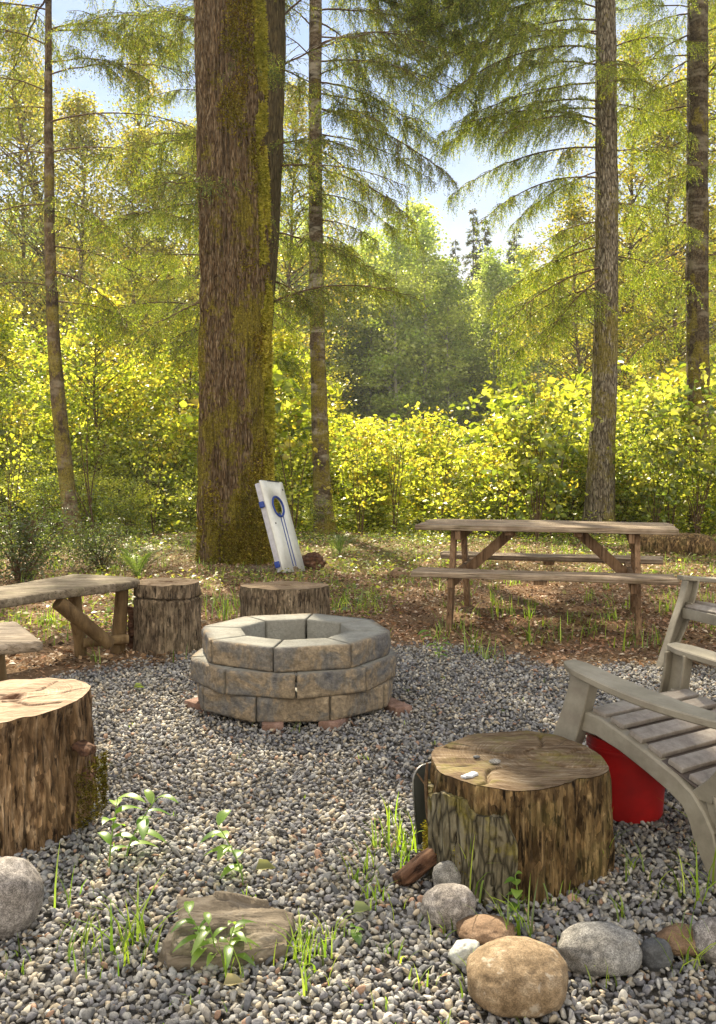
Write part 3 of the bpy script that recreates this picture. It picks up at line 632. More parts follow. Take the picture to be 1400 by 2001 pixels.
# ------------------------------------------------------------------ plank benches
def slab_board(outline, z, th, seed):
    P = np.array(outline, float); m = len(P); N = 120; per = np.linspace(0, m, N, endpoint=False); k = np.floor(per).astype(int); f = (per - k)[:, None]
    ring = P[k % m] * (1 - f) + P[(k + 1) % m] * f; c = ring.mean(0); V = []
    for s, dz in ((.0, 0), (.5, 0), (.96, 0), (1.0, -.008), (1.0, -th + .008), (.97, -th), (0, -th)):
        Q = c + (ring - c) * s; V.append(np.c_[Q, z + dz + .003 * vnoise(np.c_[Q * 4, Q[:, :1] * 0 + dz], seed)])
    V = np.concatenate(V); n = 7; i = np.arange(n - 1)[:, None] * N; j = np.arange(N)[None]; j2 = (j + 1) % N
    return V, np.stack([i + j, i + N + j, i + N + j2, i + j2], -1).reshape(-1, 4)
def pole(p, q, r0, r1, seed, n=14):
    P = np.linspace(np.array(p, float), np.array(q, float), 12); V, F = tube(P, np.linspace(r0, r1, 12), n); V = V + np.stack([vnoise(V * 9 + seed, 1), vnoise(V * 9 + seed, 2), 0 * V[:, 0]], 1) * .004
    return V, F
def bench_local(root, pts): return [(p[0] - root.location[0], p[1] - root.location[1]) for p in pts]
b1 = thing('plank_bench', 'long grey live-edge plank bench on peeled log legs reaching the sawn stump', 'bench', (-1.75, 5.2, 0))
ol = bench_local(b1, [(-1.43, 5.53), (-1.37, 5.72), (-1.42, 5.84), (-1.62, 5.93), (-1.86, 6.0), (-2.05, 5.55), (-2.32, 5.05), (-2.75, 4.35), (-2.45, 4.1), (-2.0, 4.72), (-1.75, 5.16)][::-1])
V, F = slab_board(ol, .455, .05, 3)
part('seat', (V, F), M['plank'], b1, False)
def gp(x, y, z=0):  # local point on bench 1 from a photo pixel on the ground
    a = px(x, y); return (a[0] + 1.75, a[1] - 5.2, z)
part('leg', pole((*gp(230, 1276)[:2], -.02), (-1.47 + 1.75, 5.68 - 5.2, .41), .048, .040, 1), M['log_leg'], b1)
part('leg', pole((*gp(160, 1284)[:2], -.02), (-1.70 + 1.75, 5.45 - 5.2, .41), .036, .040, 2), M['log_leg'], b1)
part('brace', pole((-1.46 + 1.75 - .03, 5.36 - 5.2 + .1, .10), (-1.66 + 1.75 - .07, 5.22 - 5.2 + .03, .385), .040, .044, 3), M['log_leg'], b1)
part('stretcher', pole((-1.66 + 1.75, 5.5 - 5.2, .10), (-1.42 + 1.75, 5.62 - 5.2, .10), .030, .030, 4), M['log_leg'], b1)
part('leg', pole((-2.3 + 1.75, 4.3 - 5.2, -.02), (-2.25 + 1.75, 4.45 - 5.2, .41), .045, .04, 5), M['log_leg'], b1)
part('leg', pole((-2.6 + 1.75, 4.75 - 5.2, -.02), (-2.5 + 1.75, 4.6 - 5.2, .41), .045, .04, 6), M['log_leg'], b1)
b2 = thing('plank_bench', 'short pale grooved plank bench on a stout peeled leg beside the big tan stump', 'bench', (-1.7, 3.8, 0))
ol = [(-1.315, 3.80), (-1.60, 4.27), (-2.35, 3.85), (-2.1, 3.36)][::-1]
V, F = slab_board([(a + 1.7, b - 3.8) for a, b in ol], .45, .045, 7)
part('seat', (V, F), M['plank_pale'], b2, False)
part('leg', pole((-1.60 + 1.7, 4.02 - 3.8, -.02), (-1.60 + 1.7, 3.98 - 3.8, .41), .07, .05, 8), M['log_leg'], b2)
part('leg', pole((-2.1 + 1.7, 3.7 - 3.8, -.02), (-2.1 + 1.7, 3.7 - 3.8, .41), .06, .05, 9), M['log_leg'], b2)

# ------------------------------------------------------------------ picnic table
pt = thing('picnic_table', 'weathered reddish wooden picnic table with attached benches under the trees', 'picnic table', (1.385, 6.74, .0), R(-14.5))
LT = 1.80
def planks(n, width, length, y0, z, th, seed, gap=.008):
    out = []; wd = (width - gap * (n - 1)) / n
    for k in range(n):
        V, F = rbox((length + .02 * math.sin(k * 2.3 + seed), wd, th), .006, (16, 3, 1)); V = V + np.stack([0 * V[:, 0], vnoise(V * 3 + k * 9 + seed, 1), vnoise(V * 2.5 + k * 7, 2)], 1) * np.array([0, .003, .003])
        V[:, 0] += vnoise(np.c_[V[:, 1:2] * 40, V[:, 1:2] * 0, V[:, :1] * 0 + k + seed], 5) * .008 * (abs(V[:, 0]) > length / 2 - .03)
        out.append((V + np.array([0, y0 - width / 2 + wd / 2 + k * (wd + gap), z]), F))
    return join(out)
part('tabletop', planks(5, .72, LT, 0, .735 - .019, .038, 1), M['table_top'], pt)
for s in (-1, 1): part('bench_seat', planks(2, .25, LT - .06, s * .60, .44 - .019, .038, 4 + s), M['table_top'], pt)
for e in (-1, 1):
    xx = e * .64
    for s in (-1, 1):
        part('leg', beam((xx, s * .23, .70), (xx + .0, s * .50, -.03), .038, .088, .004, (0, 1, 0)), M['table_leg'], pt)
    part('seat_beam', beam((xx - e * .04, -.70, .375), (xx - e * .04, .70, .375), .038, .088, .004), M['table_leg'], pt)
    part('top_cleat', beam((xx - e * .04, -.34, .663), (xx - e * .04, .34, .663), .038, .07, .004), M['table_leg'], pt)
    part('brace', beam((e * .24, 0, .675), (xx - e * .065, 0, .375), .038, .075, .004), M['table_leg'], pt)
    part('cross_cleat', beam((e * .24, -.3, .68), (e * .24, .3, .68), .06, .032, .004), M['table_leg'], pt)
    part('seat_cleat', beam((0, e * .50, .385), (0, e * .70, .385), .08, .03, .004), M['table_leg'], pt)

# ------------------------------------------------------------------ plastic adirondack chairs
def adirondack(name, label, loc, rz):
    """x across (sitter's left is -x when facing +y), origin on the ground midway between the front legs' tops"""
    c = thing(name, label, 'chair', loc, rz, None)
    X = np.array([1, 0, 0.]); 
    # seat frame curve (side view y,z)
    ry = np.array([.06, .02, -.10, -.22, -.34, -.42, -.48]); rzv = np.array([.335, .355, .335, .30, .262, .24, .225])
    for s in (-1, 1):
        # arm: broad flat paddle with a lip
        ya = np.linspace(.08, -.66, 16); t = (.08 - ya) / .74
        xc = s * (.295 + .035 * np.sin(t * 3.0)); za = .515 - .055 * t - .012 * np.sin(t * 3.1)
        hw = np.interp(t, [0, .03, .1, .5, .8, 1], [.030, .050, .058, .060, .045, .025])
        V, F = sweep(np.stack([xc, ya, za], 1), X, (0, 0, 1), hw, .012); part('armrest', (V, F), M['plastic'], c)
        # front leg: wide panel, flaring out to the foot
        z = np.linspace(.50, -.01, 14); t = (.5 - z) / .51
        y = .03 + .17 * t ** 1.35; xx = s * (.285 + .05 * t); P = np.stack([xx, y, z], 1)
        hy = np.interp(t, [0, .2, .45, 1], [.046, .046, .052, .030]); a = sweep(P, (0, 1, 0), (1, 0, 0), hy, .006)
        b = sweep(P + np.array([-s * .022, 0, 0]) + np.stack([0 * hy, hy - .006, 0 * hy], 1), (0, 1, 0), (1, 0, 0), .006, .024)
        d = sweep(P + np.array([-s * .022, 0, 0]) - np.stack([0 * hy, hy - .006, 0 * hy], 1), (0, 1, 0), (1, 0, 0), .006, .024)
        part('front_leg', join([a, b, d]), M['plastic'], c)
        # side rail running back and curving down into the rear leg
        yy = np.array([.05, -.04, -.14, -.24, -.33, -.385, -.42, -.445, -.465, -.485, -.505]); zz = np.array([.335, .33, .303, .268, .232, .200, .16, .115, .07, .03, -.01])
        tt = np.linspace(0, 1, len(yy)); out = np.interp(tt, [0, .5, 1], [.0, .0, .02]); P = np.stack([s * (.285 + out), yy, zz], 1)
        T = norm(np.gradient(P, axis=0)); S = np.broadcast_to(X, T.shape); U = norm(np.cross(T, S)); U[U[:, 2] < 0] *= 1
        hh = np.interp(tt, [0, .2, .55, .7, 1], [.034, .028, .030, .038, .020])
        a = sweep(P, S, U, .007, hh); b = sweep(P + U * (hh[:, None] - .004) * np.sign(U[:, 2:3] + U[:, 1:2] * .5 + 1e-6) - s * np.array([.02, 0, 0]), S, U, .024, .006)
        part('side_rail', join([a, b]), M['plastic'], c)
        # inner flange of the rear leg
        P2 = np.stack([s * (.262 + np.linspace(0, .025, 6)), np.linspace(-.455, -.53, 6), np.linspace(.235, -.01, 6)], 1)
        part('rear_leg', join([sweep(P2, (0, 1, 0), (1, 0, 0), np.linspace(.03, .014, 6), .007), sweep(P2 + np.array([0, -.02, 0]), (0, 1, 0), (1, 0, 0), .006, np.linspace(.03, .018, 6))]), M['plastic'], c)
        # strut from the seat up to the arm
        P = np.stack([s * np.linspace(.268, .30, 8), np.linspace(-.42, -.62, 8), np.linspace(.21, .455, 8)], 1)
        part('arm_strut', sweep(P, X, (0, 1, 0), .012, np.interp(np.linspace(0, 1, 8), [0, .3, 1], [.045, .022, .02])), M['plastic'], c)
    # seat slats follow the rail
    sy = np.linspace(.085, -.44, 8)
    for k in range(7):
        ym = (sy[k] + sy[k + 1]) / 2; zm = np.interp(-ym, [-.07, .0, .1, .25, .4, .5], [.345, .372, .355, .305, .255, .228]); dz = np.interp(-(ym - .03), [-.07, .0, .1, .25, .4, .5], [.345, .372, .355, .305, .255, .228]) - np.interp(-(ym + .03), [-.07, .0, .1, .25, .4, .5], [.345, .372, .355, .305, .255, .228])
        V, F = rbox((.535, .056, .018), .004, (6, 1, 1)); part('seat_slat', xf((V, F), (0, ym, zm), (-math.atan2(dz, .06), 0, 0)), M['slat'], c)
    yp = np.linspace(.07, -.44, 12); zp = np.interp(-yp, [-.07, .0, .1, .25, .4, .5], [.345, .372, .355, .305, .255, .228]) - .013
    part('seat_pan', sweep(np.stack([0 * yp, yp, zp], 1), X, (0, 0, 1), .276, .003), M['slat_gap'], c)
    V, F = rbox((.54, .012, .06), .004, (2, 1, 1)); part('front_apron', xf((V, F), (0, .085, .312)), M['plastic'], c)
    # fan back
    for k in range(-2, 3):
        x0, x1 = k * .085, k * .115; top = .93 - .035 * k * k
        P = np.stack([np.linspace(x0, x1, 8), np.linspace(-.47, -.47 - (top - .2) * .42, 8), np.linspace(.20, top, 8)], 1)
        part('back_slat', sweep(P, X, norm(np.array([0, 1, .42])), np.linspace(.034, .048, 8), .009), M['slat'], c)
    part('back_rail', beam((-.25, -.63, .49), (.25, -.63, .49), .02, .06), M['plastic'], c)
    return c
F_ang = R(33)     # facing (-.65, .76)
fx, fy = -.545, .839; wx_, wy_ = .839, .545
# left front arm post stands at (.74, 3.02)
c1 = adirondack('adirondack_chair', 'faded taupe plastic lounge chair straddling the red bucket', (.735 + wx_ * .265 - fx * .04, 3.04 + wy_ * .265 - fy * .04, 0), F_ang); c1.scale = (.9, 1, 1)
c2 = adirondack('adirondack_chair', 'taupe plastic lounge chair at the far gravel edge near the picnic table', (2.07, 5.09, 0), math.atan2(.93, -.36) )

# ------------------------------------------------------------------ bucket
bk = thing('bucket', 'red plastic bucket under the taupe plastic chair', 'bucket', (.925, 3.12, 0)); bk.scale = (.98, .98, .86)
prof = [(.0, .012), (.10, .012), (.112, .0), (.116, .012), (.122, .10), (.130, .20), (.136, .26), (.143, .262), (.143, .275), (.137, .278), (.138, .30), (.145, .302), (.145, .312), (.136, .312), (.130, .28), (.112, .02), (.0, .02)]
def lathe(prof, n=40):
    P = np.array(prof); th = np.linspace(0, 2 * np.pi, n, endpoint=False); V = np.stack([P[:, 0][:, None] * np.cos(th), P[:, 0][:, None] * np.sin(th), np.broadcast_to(P[:, 1][:, None], (len(P), n))], -1).reshape(-1, 3)
    i = np.arange(len(P) - 1)[:, None] * n; j = np.arange(n)[None]; j2 = (j + 1) % n
    return V, np.stack([i + j, i + j2, i + n + j2, i + n + j], -1).reshape(-1, 4)
part('pail', lathe(prof), M['red'], bk)
th = np.linspace(0, np.pi, 20); part('handle', tube(np.stack([np.cos(th) * .15, np.sin(th) * .15, .29 - np.sin(th) * .02], 1), .003, 6), M['metal'], bk)

# ------------------------------------------------------------------ metal panel behind the stump
def panel():
    w_, h_, r = .54, .255, .05; pts = []
    for cx, cy, a0 in ((w_ - r, h_ - r, 0), (r, h_ - r, 90), (r * .4, r * .4, 180), (w_ - r * .4, r * .4, 270)):
        rr = r if cy > r else r * .4
        for k in range(7): a = R(a0 + 15 * k); pts.append((cx + rr * math.cos(a), cy + rr * math.sin(a)))
    P = np.array(pts); n = len(P); m = n
    V = np.concatenate([np.c_[P[:, 0], 0 * P[:, 0] - .004, P[:, 1]], np.c_[P[:, 0], 0 * P[:, 0] + .004, P[:, 1]]]); j = np.arange(n); j2 = (j + 1) % n
    return V, [np.stack([j, j2, j2 + n, j + n], 1)[:, ::-1], np.array([list(range(n))]), np.array([list(range(n, 2 * n))[::-1]])]
ps = thing('metal_sheet', 'dark metal sheet with rounded corners leaning behind the weathered stump', 'metal sheet', (.186, 2.84, -.02), math.atan2(.62, .76))
V, F = panel(); part('panel', (V, F), M['metal'], ps, False)
n_ = 30; V, F = panel(); P = V[:28].copy(); P[:, 1] = 0; P = np.concatenate([P, P[:1]]); part('rolled_edge', tube(P, .0028, 6, False), simple('worn_steel', (.35, .35, .34), .4, .5, .3, 30, .6), ps)
ps.rotation_euler[0] = R(-6)
sk = thing('dead_stick', 'thin brown stick propped upright against the stump bark', 'stick', (px(846, 1690)[0], 2.70, 0))
pp = np.array([(.0, -.02, 0), (-.004, 0, .08), (-.016, .0, .16), (-.02, .01, .24), (-.016, .01, .30)]); part('stick', tube(pp, [.006, .007, .006, .006, .004], 7), M['twig'], sk)
part('side_twig', tube(np.array([(-.018, .01, .23), (-.045, .02, .265)]), .003, 5), M['twig'], sk)
# chunk of bark lying by the stump
V, F = rbox((.20, .075, .035), .012, (14, 8, 4)); V = V + np.stack([fbm(V * np.array([8, 40, 40]), 2, 4)] * 3, 1) * np.array([.004, .010, .010])
o = part('bark_chunk', (V, F), M['rot'], None, True, None, (*px(828, 1712), .045)); o.rotation_euler = (R(-20), R(-22), R(35)); tag(o, 'broken reddish brown chunk of bark lying by the oval boulder', 'bark chunk')
# pebble and lichen bits resting on the stump top
for (x, y, s, m_, lab) in ((968, 1490, .011, 'boulder_grey', 'small pale blue grey pebble resting on the stump top'), (932, 1481, .007, 'boulder_dark', 'tiny dark pebble resting on the stump top')):
    V, F = ico(2); V = V * (1 + .15 * fbm(V * 2 + s, 3, 2)[:, None]) * np.array([s * 1.5, s, s * .7]); a = px(x, y, .305)
    tag(part('pebble', (V, F), M[m_], None, True, None, (a[0], a[1], .308)), lab, 'pebble')
a = px(918, 1517, .305); V, F = rbox((.05, .022, .008), .003, (8, 4, 1)); V = V + np.stack([fbm(V * 60, 2, 3)] * 3, 1) * .004
o = part('bark_scrap', (V, F), M['foil'], None, True, None, (a[0], a[1], .308)); o.rotation_euler[2] = .6; tag(o, 'whitish scrap of lichen bark on the stump rim', 'bark scrap')

# ------------------------------------------------------------------ bean-bag toss board leaning on the big tree
bd = thing('toss_board', 'white bean bag toss board with a round hole and two blue stripes', 'game board', (0, 0, 0))
def board():
    Lb, Wb, Tb = 1.02, .48, .06
    base = at(577, 1117, 9.75); topc = at(531, 940, 9.95); up = (topc - base).normalized()
    side = Vector((math.cos(R(67)), math.sin(R(67)), 0))          # width direction, seen foreshortened
    side = (side - up * side.dot(up)).normalized(); side = -side if side.x < 0 else side
    nrm = up.cross(side); nrm = -nrm if nrm.y > 0 else nrm
    B = Matrix((side, up, nrm)).transposed().to_4x4(); B.translation = base; bd.matrix_world = B
    # face sheet with a hole: ring mesh
    n = 64; th = np.linspace(0, 2 * np.pi, n, endpoint=False); hr = .105; cy = Lb - .29
    ins = np.stack([np.cos(th) * hr, cy + np.sin(th) * hr], 1)
    ct, st_ = np.cos(th), np.sin(th); k = np.minimum(Wb / 2 / np.maximum(np.abs(ct), 1e-6), np.where(st_ > 0, (Lb - cy), cy) / np.maximum(np.abs(st_), 1e-6))
    outr = np.stack([ct * k, cy + st_ * k], 1); outr[:, 1] = np.clip(outr[:, 1], 0, Lb)
    cor = [(Wb / 2, Lb), (-Wb / 2, Lb), (-Wb / 2, 0), (Wb / 2, 0)]
    for c in cor: outr[np.argmin(np.hypot(outr[:, 0] - c[0], outr[:, 1] - c[1]))] = c
    j = np.arange(n); j2 = (j + 1) % n
    V = np.concatenate([np.c_[ins, 0 * th], np.c_[outr, 0 * th], np.c_[ins, 0 * th - .02], np.c_[outr, 0 * th - .02]])
    F = np.concatenate([np.stack([j, j + n, j2 + n, j2], 1), np.stack([j + 2 * n, j2 + 2 * n, j2 + 3 * n, j + 3 * n], 1), np.stack([j + n, j + 3 * n, j2 + 3 * n, j2 + n], 1), np.stack([j, j2, j2 + 2 * n, j + 2 * n], 1)])
    part('deck', (V, F), M['white'], bd, False)
    for s in (-1, 1): part('side_frame', xf(rbox((.02, Lb - .04, Tb), .004, (1, 4, 1)), (s * (Wb / 2 - .012), Lb / 2, -.022 - Tb / 2)), M['whiteside'], bd)
    for yy in (.03, Lb - .03): part('end_frame', xf(rbox((Wb - .06, .02, Tb), .004, (2, 1, 1)), (0, yy, -.022 - Tb / 2)), M['white'], bd)
    part('handle_slot', xf(rbox((.26, .012, .05), .003), (.03, Lb + .001, -.02)), M['black'], bd)
    a = np.linspace(0, 2 * np.pi, 49); part('hole_rim', tube(np.stack([np.cos(a) * (hr + .006), cy + np.sin(a) * (hr + .006), 0 * a + .001], 1), .012, 8, False), M['blue'], bd)
    for xx in (.015, .075): part('stripe', xf(rbox((.016, .60, .003), .001), (xx - .02, .36, .002)), M['blue'], bd)
    for yy in (.10, Lb - .26): part('latch', xf(rbox((.035, .065, .05), .006), (-Wb / 2 - .012, yy, -.05)), M['blue'], bd)
    for (xx, yy) in ((.2, Lb - .09), (-.15, Lb - .48)): part('bolt', xf(rbox((.018, .018, .006), .002), (xx, yy, .003)), M['black'], bd)
board()

# ------------------------------------------------------------------ trunks
def trunk(path, rad, mat, root, seed, n=28, seg=120, ridge=.01, lobe=.04, flare=0.3, flh=.35, fr=14, wob=.0, name='trunk', knots=()):
    """path: list of (x, y, z) local to root"""
    P = np.array(path, float); z = np.linspace(P[0, 2], P[-1, 2], seg); r = np.interp(z, P[:, 2], rad)
    def sm(v):
        k = np.ones(9) / 9; e = np.pad(v, 4, mode='edge'); q = np.convolve(e, k, 'valid'); q[0], q[-1] = v[0], v[-1]; return q
    cx, cy = sm(np.interp(z, P[:, 2], P[:, 0])), sm(np.interp(z, P[:, 2], P[:, 1]))
    th = np.linspace(0, 2 * np.pi, n, endpoint=False); T, ZZ = np.meshgrid(th, z, indexing='ij'); C, S = np.cos(T).ravel(), np.sin(T).ravel(); zf = ZZ.ravel()
    rr = np.tile(r, n); z0 = z[0]
    q = rr * (1 + lobe * fbm(np.stack([C * 1.2, S * 1.2, zf * .35 + seed], 1), seed, 3)) + ridge * fbm(np.stack([C * fr * .35, S * fr * .35, zf * 1.6], 1), seed + 5, 4) + rr * flare * np.exp(-(zf - z0) / flh) * (1 + .35 * np.sin(T.ravel() * 5 + seed))
    for (ka, kz, ks, kd) in knots:
        da = np.abs((T.ravel() - ka + np.pi) % (2 * np.pi) - np.pi) * rr; q = q + kd * np.exp(-(da ** 2 + (zf - kz) ** 2) / ks ** 2)
    V = np.stack([np.tile(cx, n) + C * q, np.tile(cy, n) + S * q, zf], 1)
    i = np.arange(n)[:, None]; j = np.arange(seg - 1)[None]; i2 = (i + 1) % n
    F = np.stack([i * seg + j, i2 * seg + j, i2 * seg + j + 1, i * seg + j + 1], -1).reshape(-1, 4)
    part(name, (V, F), mat, root); return V, F, np.stack([C, S, 0 * C], 1)
def path_px(pts, d):
    """pts: (x, y, width in px) in the photo, all at distance d, from the ground up -> absolute points, radii"""
    P, r = [], []
    for x, y, wd in pts:
        a = at(x, y, d); P.append((a.x, d, a.z)); r.append(wd / 2 / FPX * d)
    return np.array(P), np.array(r)
def tree_root(name, label, cat, P, group=None):
    t = thing(name, label, cat, (P[0][0], P[0][1], P[0][2]), 0, group); return t
def loc(P, root): return P - np.array(root.location)

# ------------------------------------------------------------------ conifer boughs
def make_bough(seed, L, elev, droop, dens=1.0, weep=1.5):
    g = np.random.default_rng(seed)
    t = np.linspace(0, 1, 14); wand = np.cumsum(g.normal(0, .02, 14)) * L * .4
    Pm = np.stack([L * t, wand, L * (math.tan(elev) * t - droop * t * t)], 1); wood_ = [(Pm, np.linspace(.017, .003, 14) * (L / 2.5) ** .6)]
    curves = [(Pm[3:], 1.0)]; ns = int(L * 10)
    for k in range(ns):
        tt = g.uniform(.10, .97); s = 1 if k % 2 else -1; o = np.array([np.interp(tt, t, Pm[:, q]) for q in range(3)])
        l = (.16 + .36 * L * (1 - tt) ** .8 * min(1, tt * 3)) * g.uniform(.6, 1.2); a = s * g.uniform(.7, 1.2); u = np.linspace(0, 1, 7)
        d = np.array([math.cos(a), math.sin(a), g.uniform(-.15, .12)]); C = o + l * u[:, None] * d + np.array([0, 0, -1]) * (l * g.uniform(.25, .6) * u[:, None] ** 2)
        wood_.append((C, np.linspace(.006, .0018, 7))); curves.append((C, .7))
    base, dirs, lens = [], [], []
    for C, w_ in curves:
        seglen = np.linalg.norm(np.diff(C, axis=0), axis=1).sum(); m = max(2, int(seglen / .036 * dens)); u = g.uniform(0.05, 1, m) * (len(C) - 1); k = np.minimum(u.astype(int), len(C) - 2); f = (u - k)[:, None]
        b = C[k] * (1 - f) + C[k + 1] * f; T = norm(C[k + 1] - C[k]); sd = norm(np.cross(T, [0, 0, 1.])) * np.where(g.random((m, 1)) < .5, -1, 1)
        d = norm(T * .75 + sd * g.uniform(.2, .9, (m, 1)) + np.array([0, 0, -1.]) * g.uniform(.0, weep, (m, 1))); base.append(b); dirs.append(d); lens.append(g.uniform(.07, .30, m) ** 1.0 * (1.3 if w_ == 1 else 1))
    base, dirs, lens = np.concatenate(base), np.concatenate(dirs), np.concatenate(lens)
    # needles along each twiglet, sagging
    sp_ = .015; cnt = np.maximum((lens / sp_).astype(int), 3); idx = np.repeat(np.arange(len(base)), cnt); off = np.concatenate([np.arange(c) for c in cnt]) / cnt[idx]
    C = base[idx] + dirs[idx] * (lens[idx] * off)[:, None] + np.array([0, 0, -1.]) * (lens[idx] * off ** 2 * .35)[:, None]
    rnd = norm(g.standard_normal((len(C), 3))); D = norm(dirs[idx] * .75 + rnd * .75 + np.array([0, 0, -.15])); N = norm(g.standard_normal((len(C), 3)))
    Ln = g.uniform(.026, .048, len(C)); V, F = diamonds(C, D, N, Ln, g.uniform(.009, .014, len(C)), .05)
    tw = []
    S = norm(np.cross(dirs, [0, 0, 1.])) * .0016; e = base + dirs * (lens * .9)[:, None] + np.array([0, 0, -1.]) * (lens * .28)[:, None]
    TV = np.stack([base - S, base + S, e], 1).reshape(-1, 3); TF = np.arange(len(TV)).reshape(-1, 3)
    W = [tube(c, r, 4, False) for c, r in wood_]; W.append((TV, TF))
    WV, WF = join(W)
    return V, F, WV, WF
BOUGHS = []
for k, (L, e, dr) in enumerate([(1.3, .25, .35), (1.7, .30, .45), (2.1, .2, .35), (2.4, .35, .5), (2.8, .25, .4), (3.2, .3, .45), (1.9, .05, .3), (2.6, .0, .25)]):
    BOUGHS.append((L, make_bough(100 + k, L, e, dr)))
BARE = [(L, make_bough(150 + k, L, e, dr, .30)) for k, (L, e, dr) in enumerate([(1.4, .3, .35), (2.0, .35, .3), (2.6, .3, .35)])]
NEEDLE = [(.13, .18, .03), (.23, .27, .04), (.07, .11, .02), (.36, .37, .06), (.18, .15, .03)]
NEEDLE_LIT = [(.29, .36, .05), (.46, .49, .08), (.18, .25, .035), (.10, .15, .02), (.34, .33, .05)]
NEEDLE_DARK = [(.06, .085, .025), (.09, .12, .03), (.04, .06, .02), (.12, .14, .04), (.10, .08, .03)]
def set_boughs(root, specs, cols, seed, trunk_c):
    """specs: (height, azimuth deg, length, extra tilt) with the azimuth from +x towards +y; heights above the root"""
    g = np.random.default_rng(seed); Vs, Cs, WV, WF3, WF4, n = [], [], [], [], [], 0
    for (h, az, L, tilt, bare) in specs:
        lib = BARE if bare else BOUGHS; Lb, (V, F, wv, wf) = min(lib, key=lambda b: abs(b[0] - L) + g.uniform(0, .35)); s = L / Lb
        a = R(az); M3 = np.array(Matrix.Rotation(a, 3, 'Z') @ Matrix.Rotation(-tilt, 3, 'Y') @ Matrix.Rotation(g.uniform(-.25, .25), 3, 'X'))
        o = np.array([*trunk_c(h), h]); q = s if s < 1.25 else 1.25
        Vn = V.reshape(-1, 4, 3); cen = Vn[:, :1]; Vp = ((cen * s + (Vn - cen) * min(s, 1.15)) @ M3.T + o).reshape(-1, 3); Vs.append(Vp)
        Cs.append(np.repeat(pal(g, len(Vn), cols, .2), 4, 0)); wq = wv @ M3.T * s + o
        for f in wf: (WF4 if f.shape[1] == 4 else WF3).append(f + n)
        WV.append(wq); n += len(wq)
    V = np.concatenate(Vs); part('crown', (V, np.arange(len(V)).reshape(-1, 4)), M['needle'], root, False, np.concatenate(Cs))
    part('branches', (np.concatenate(WV), [np.concatenate(WF3), np.concatenate(WF4)]), M['twig'], root, False)
def auto_specs(g, h0, h1, n, L0, L1, az=None, tilt=(-.1, .25), bare=0.0):
    out = []
    for k in range(n):
        h = h0 + (h1 - h0) * (k + g.uniform(0, 1)) / n; a = g.uniform(*az) if az else k * 137.5 + g.uniform(-25, 25)
        f = (h - h0) / max(h1 - h0, .1); out.append((h, a, (L0 + (L1 - L0) * f) * g.uniform(.75, 1.15), g.uniform(*tilt), g.random() < bare))
    return out
def center_fn(P, root):
    Q = loc(P, root); return lambda h: (np.interp(h, Q[:, 2], Q[:, 0]), np.interp(h, Q[:, 2], Q[:, 1]))
def px_h(y, d, root): return (HC - (y - HY) / FPX * d) - root.location[2]
g = np.random.default_rng(5)

# A: big mossy maple
P, r = path_px([(468, 1100, 138), (463, 1000, 134), (461, 900, 133), (459, 750, 134), (460, 600, 130), (459, 450, 127), (455, 300, 126), (451, 150, 125), (448, 0, 122), (440, -400, 112), (430, -900, 98)], 10.9)
tA = tree_root('maple_tree', 'massive mossy brown tree trunk that the white game board leans on', 'tree', P)
V, F, N = trunk(loc(P, tA), r, M['bark_big'], tA, 3, 260, 520, .036, .06, .10, .3, 40, knots=((-1.05, 1.75, .08, .05), (-2.6, 3.1, .10, .03), (-3.0, 4.6, .12, .02)))
wgt = np.clip(fbm(V * np.array([2.3, 2.3, 1.1]), 77, 4) * .9 + N[:, 0] * .42 + np.clip((1.3 - V[:, 2]) * .35, 0, .4) - .12, 0, 1) ** 1.3; wgt[(N[:, 1] > .5) | (V[:, 2] > 8)] = 0; kk = g.choice(len(V), 26000, p=wgt / wgt.sum())
mv, mf, mc = moss_tufts(V[kk], N[kk], 60000, .032, g, MOSS); rim = np.nonzero((N[:, 0] > .82) & (N[:, 1] < .35) & (V[:, 2] < 8) & (fbm(V * np.array([3, 3, 1.6]), 31, 3) > -.1 - .25 * (N[:, 0] > .93)))[0]; m2 = moss_tufts(V[rim], N[rim], 34000, .05, g, [(.42, .38, .05), (.5, .44, .07), (.3, .28, .03)]); mf = np.concatenate([mf, m2[1] + len(mv)]); mv = np.concatenate([mv, m2[0]]); mc = np.concatenate([mc, m2[2]]); part('moss', (mv, mf), M['moss'], tA, False, mc)  # edge tufts use brighter moss tones, with the sunlit rim put into their colour
part('crown', (lambda q: (q[0], q[1]))(tube(np.array([(0, 0, 0.)] * 2) + np.array([[-.2, 0, 11.4], [-.3, 0, 14]]), [.35, .2], 8)), M['bark_big'], tA) if False else None

# B: second trunk behind it, leaning away
P, r = path_px([(480, 1080, 80), (485, 900, 76), (494, 700, 70), (511, 500, 64), (519, 300, 66), (527, 100, 60), (531, -200, 56), (536, -900, 40)], 12.6)
tB = tree_root('hemlock_tree', 'dark slender trunk standing right behind the massive mossy trunk', 'tree', P); trunk(loc(P, tB), r, M['bark_back'], tB, 8, 60, 200, .015, .03, .1)
cB = center_fn(P, tB); sB = auto_specs(g, 3.0, 13, 22, 2.4, 2.0, None)
sB += [(px_h(y, 12.6, tB), a, L, t, b) for y, a, L, t, b in ((330, 0, 2.0, -.2, 1), (540, -10, 1.2, -.5, 0), (150, 10, 2.2, .3, 1), (60, -5, 2.4, .5, 1), (260, 170, 2.6, .1, 0), (420, 190, 2.4, -.05, 0), (560, 185, 2.0, -.2, 0), (640, 175, 1.6, -.1, 0), (100, 180, 3.0, .2, 0))]
set_boughs(tB, sB, NEEDLE, 21, cB)

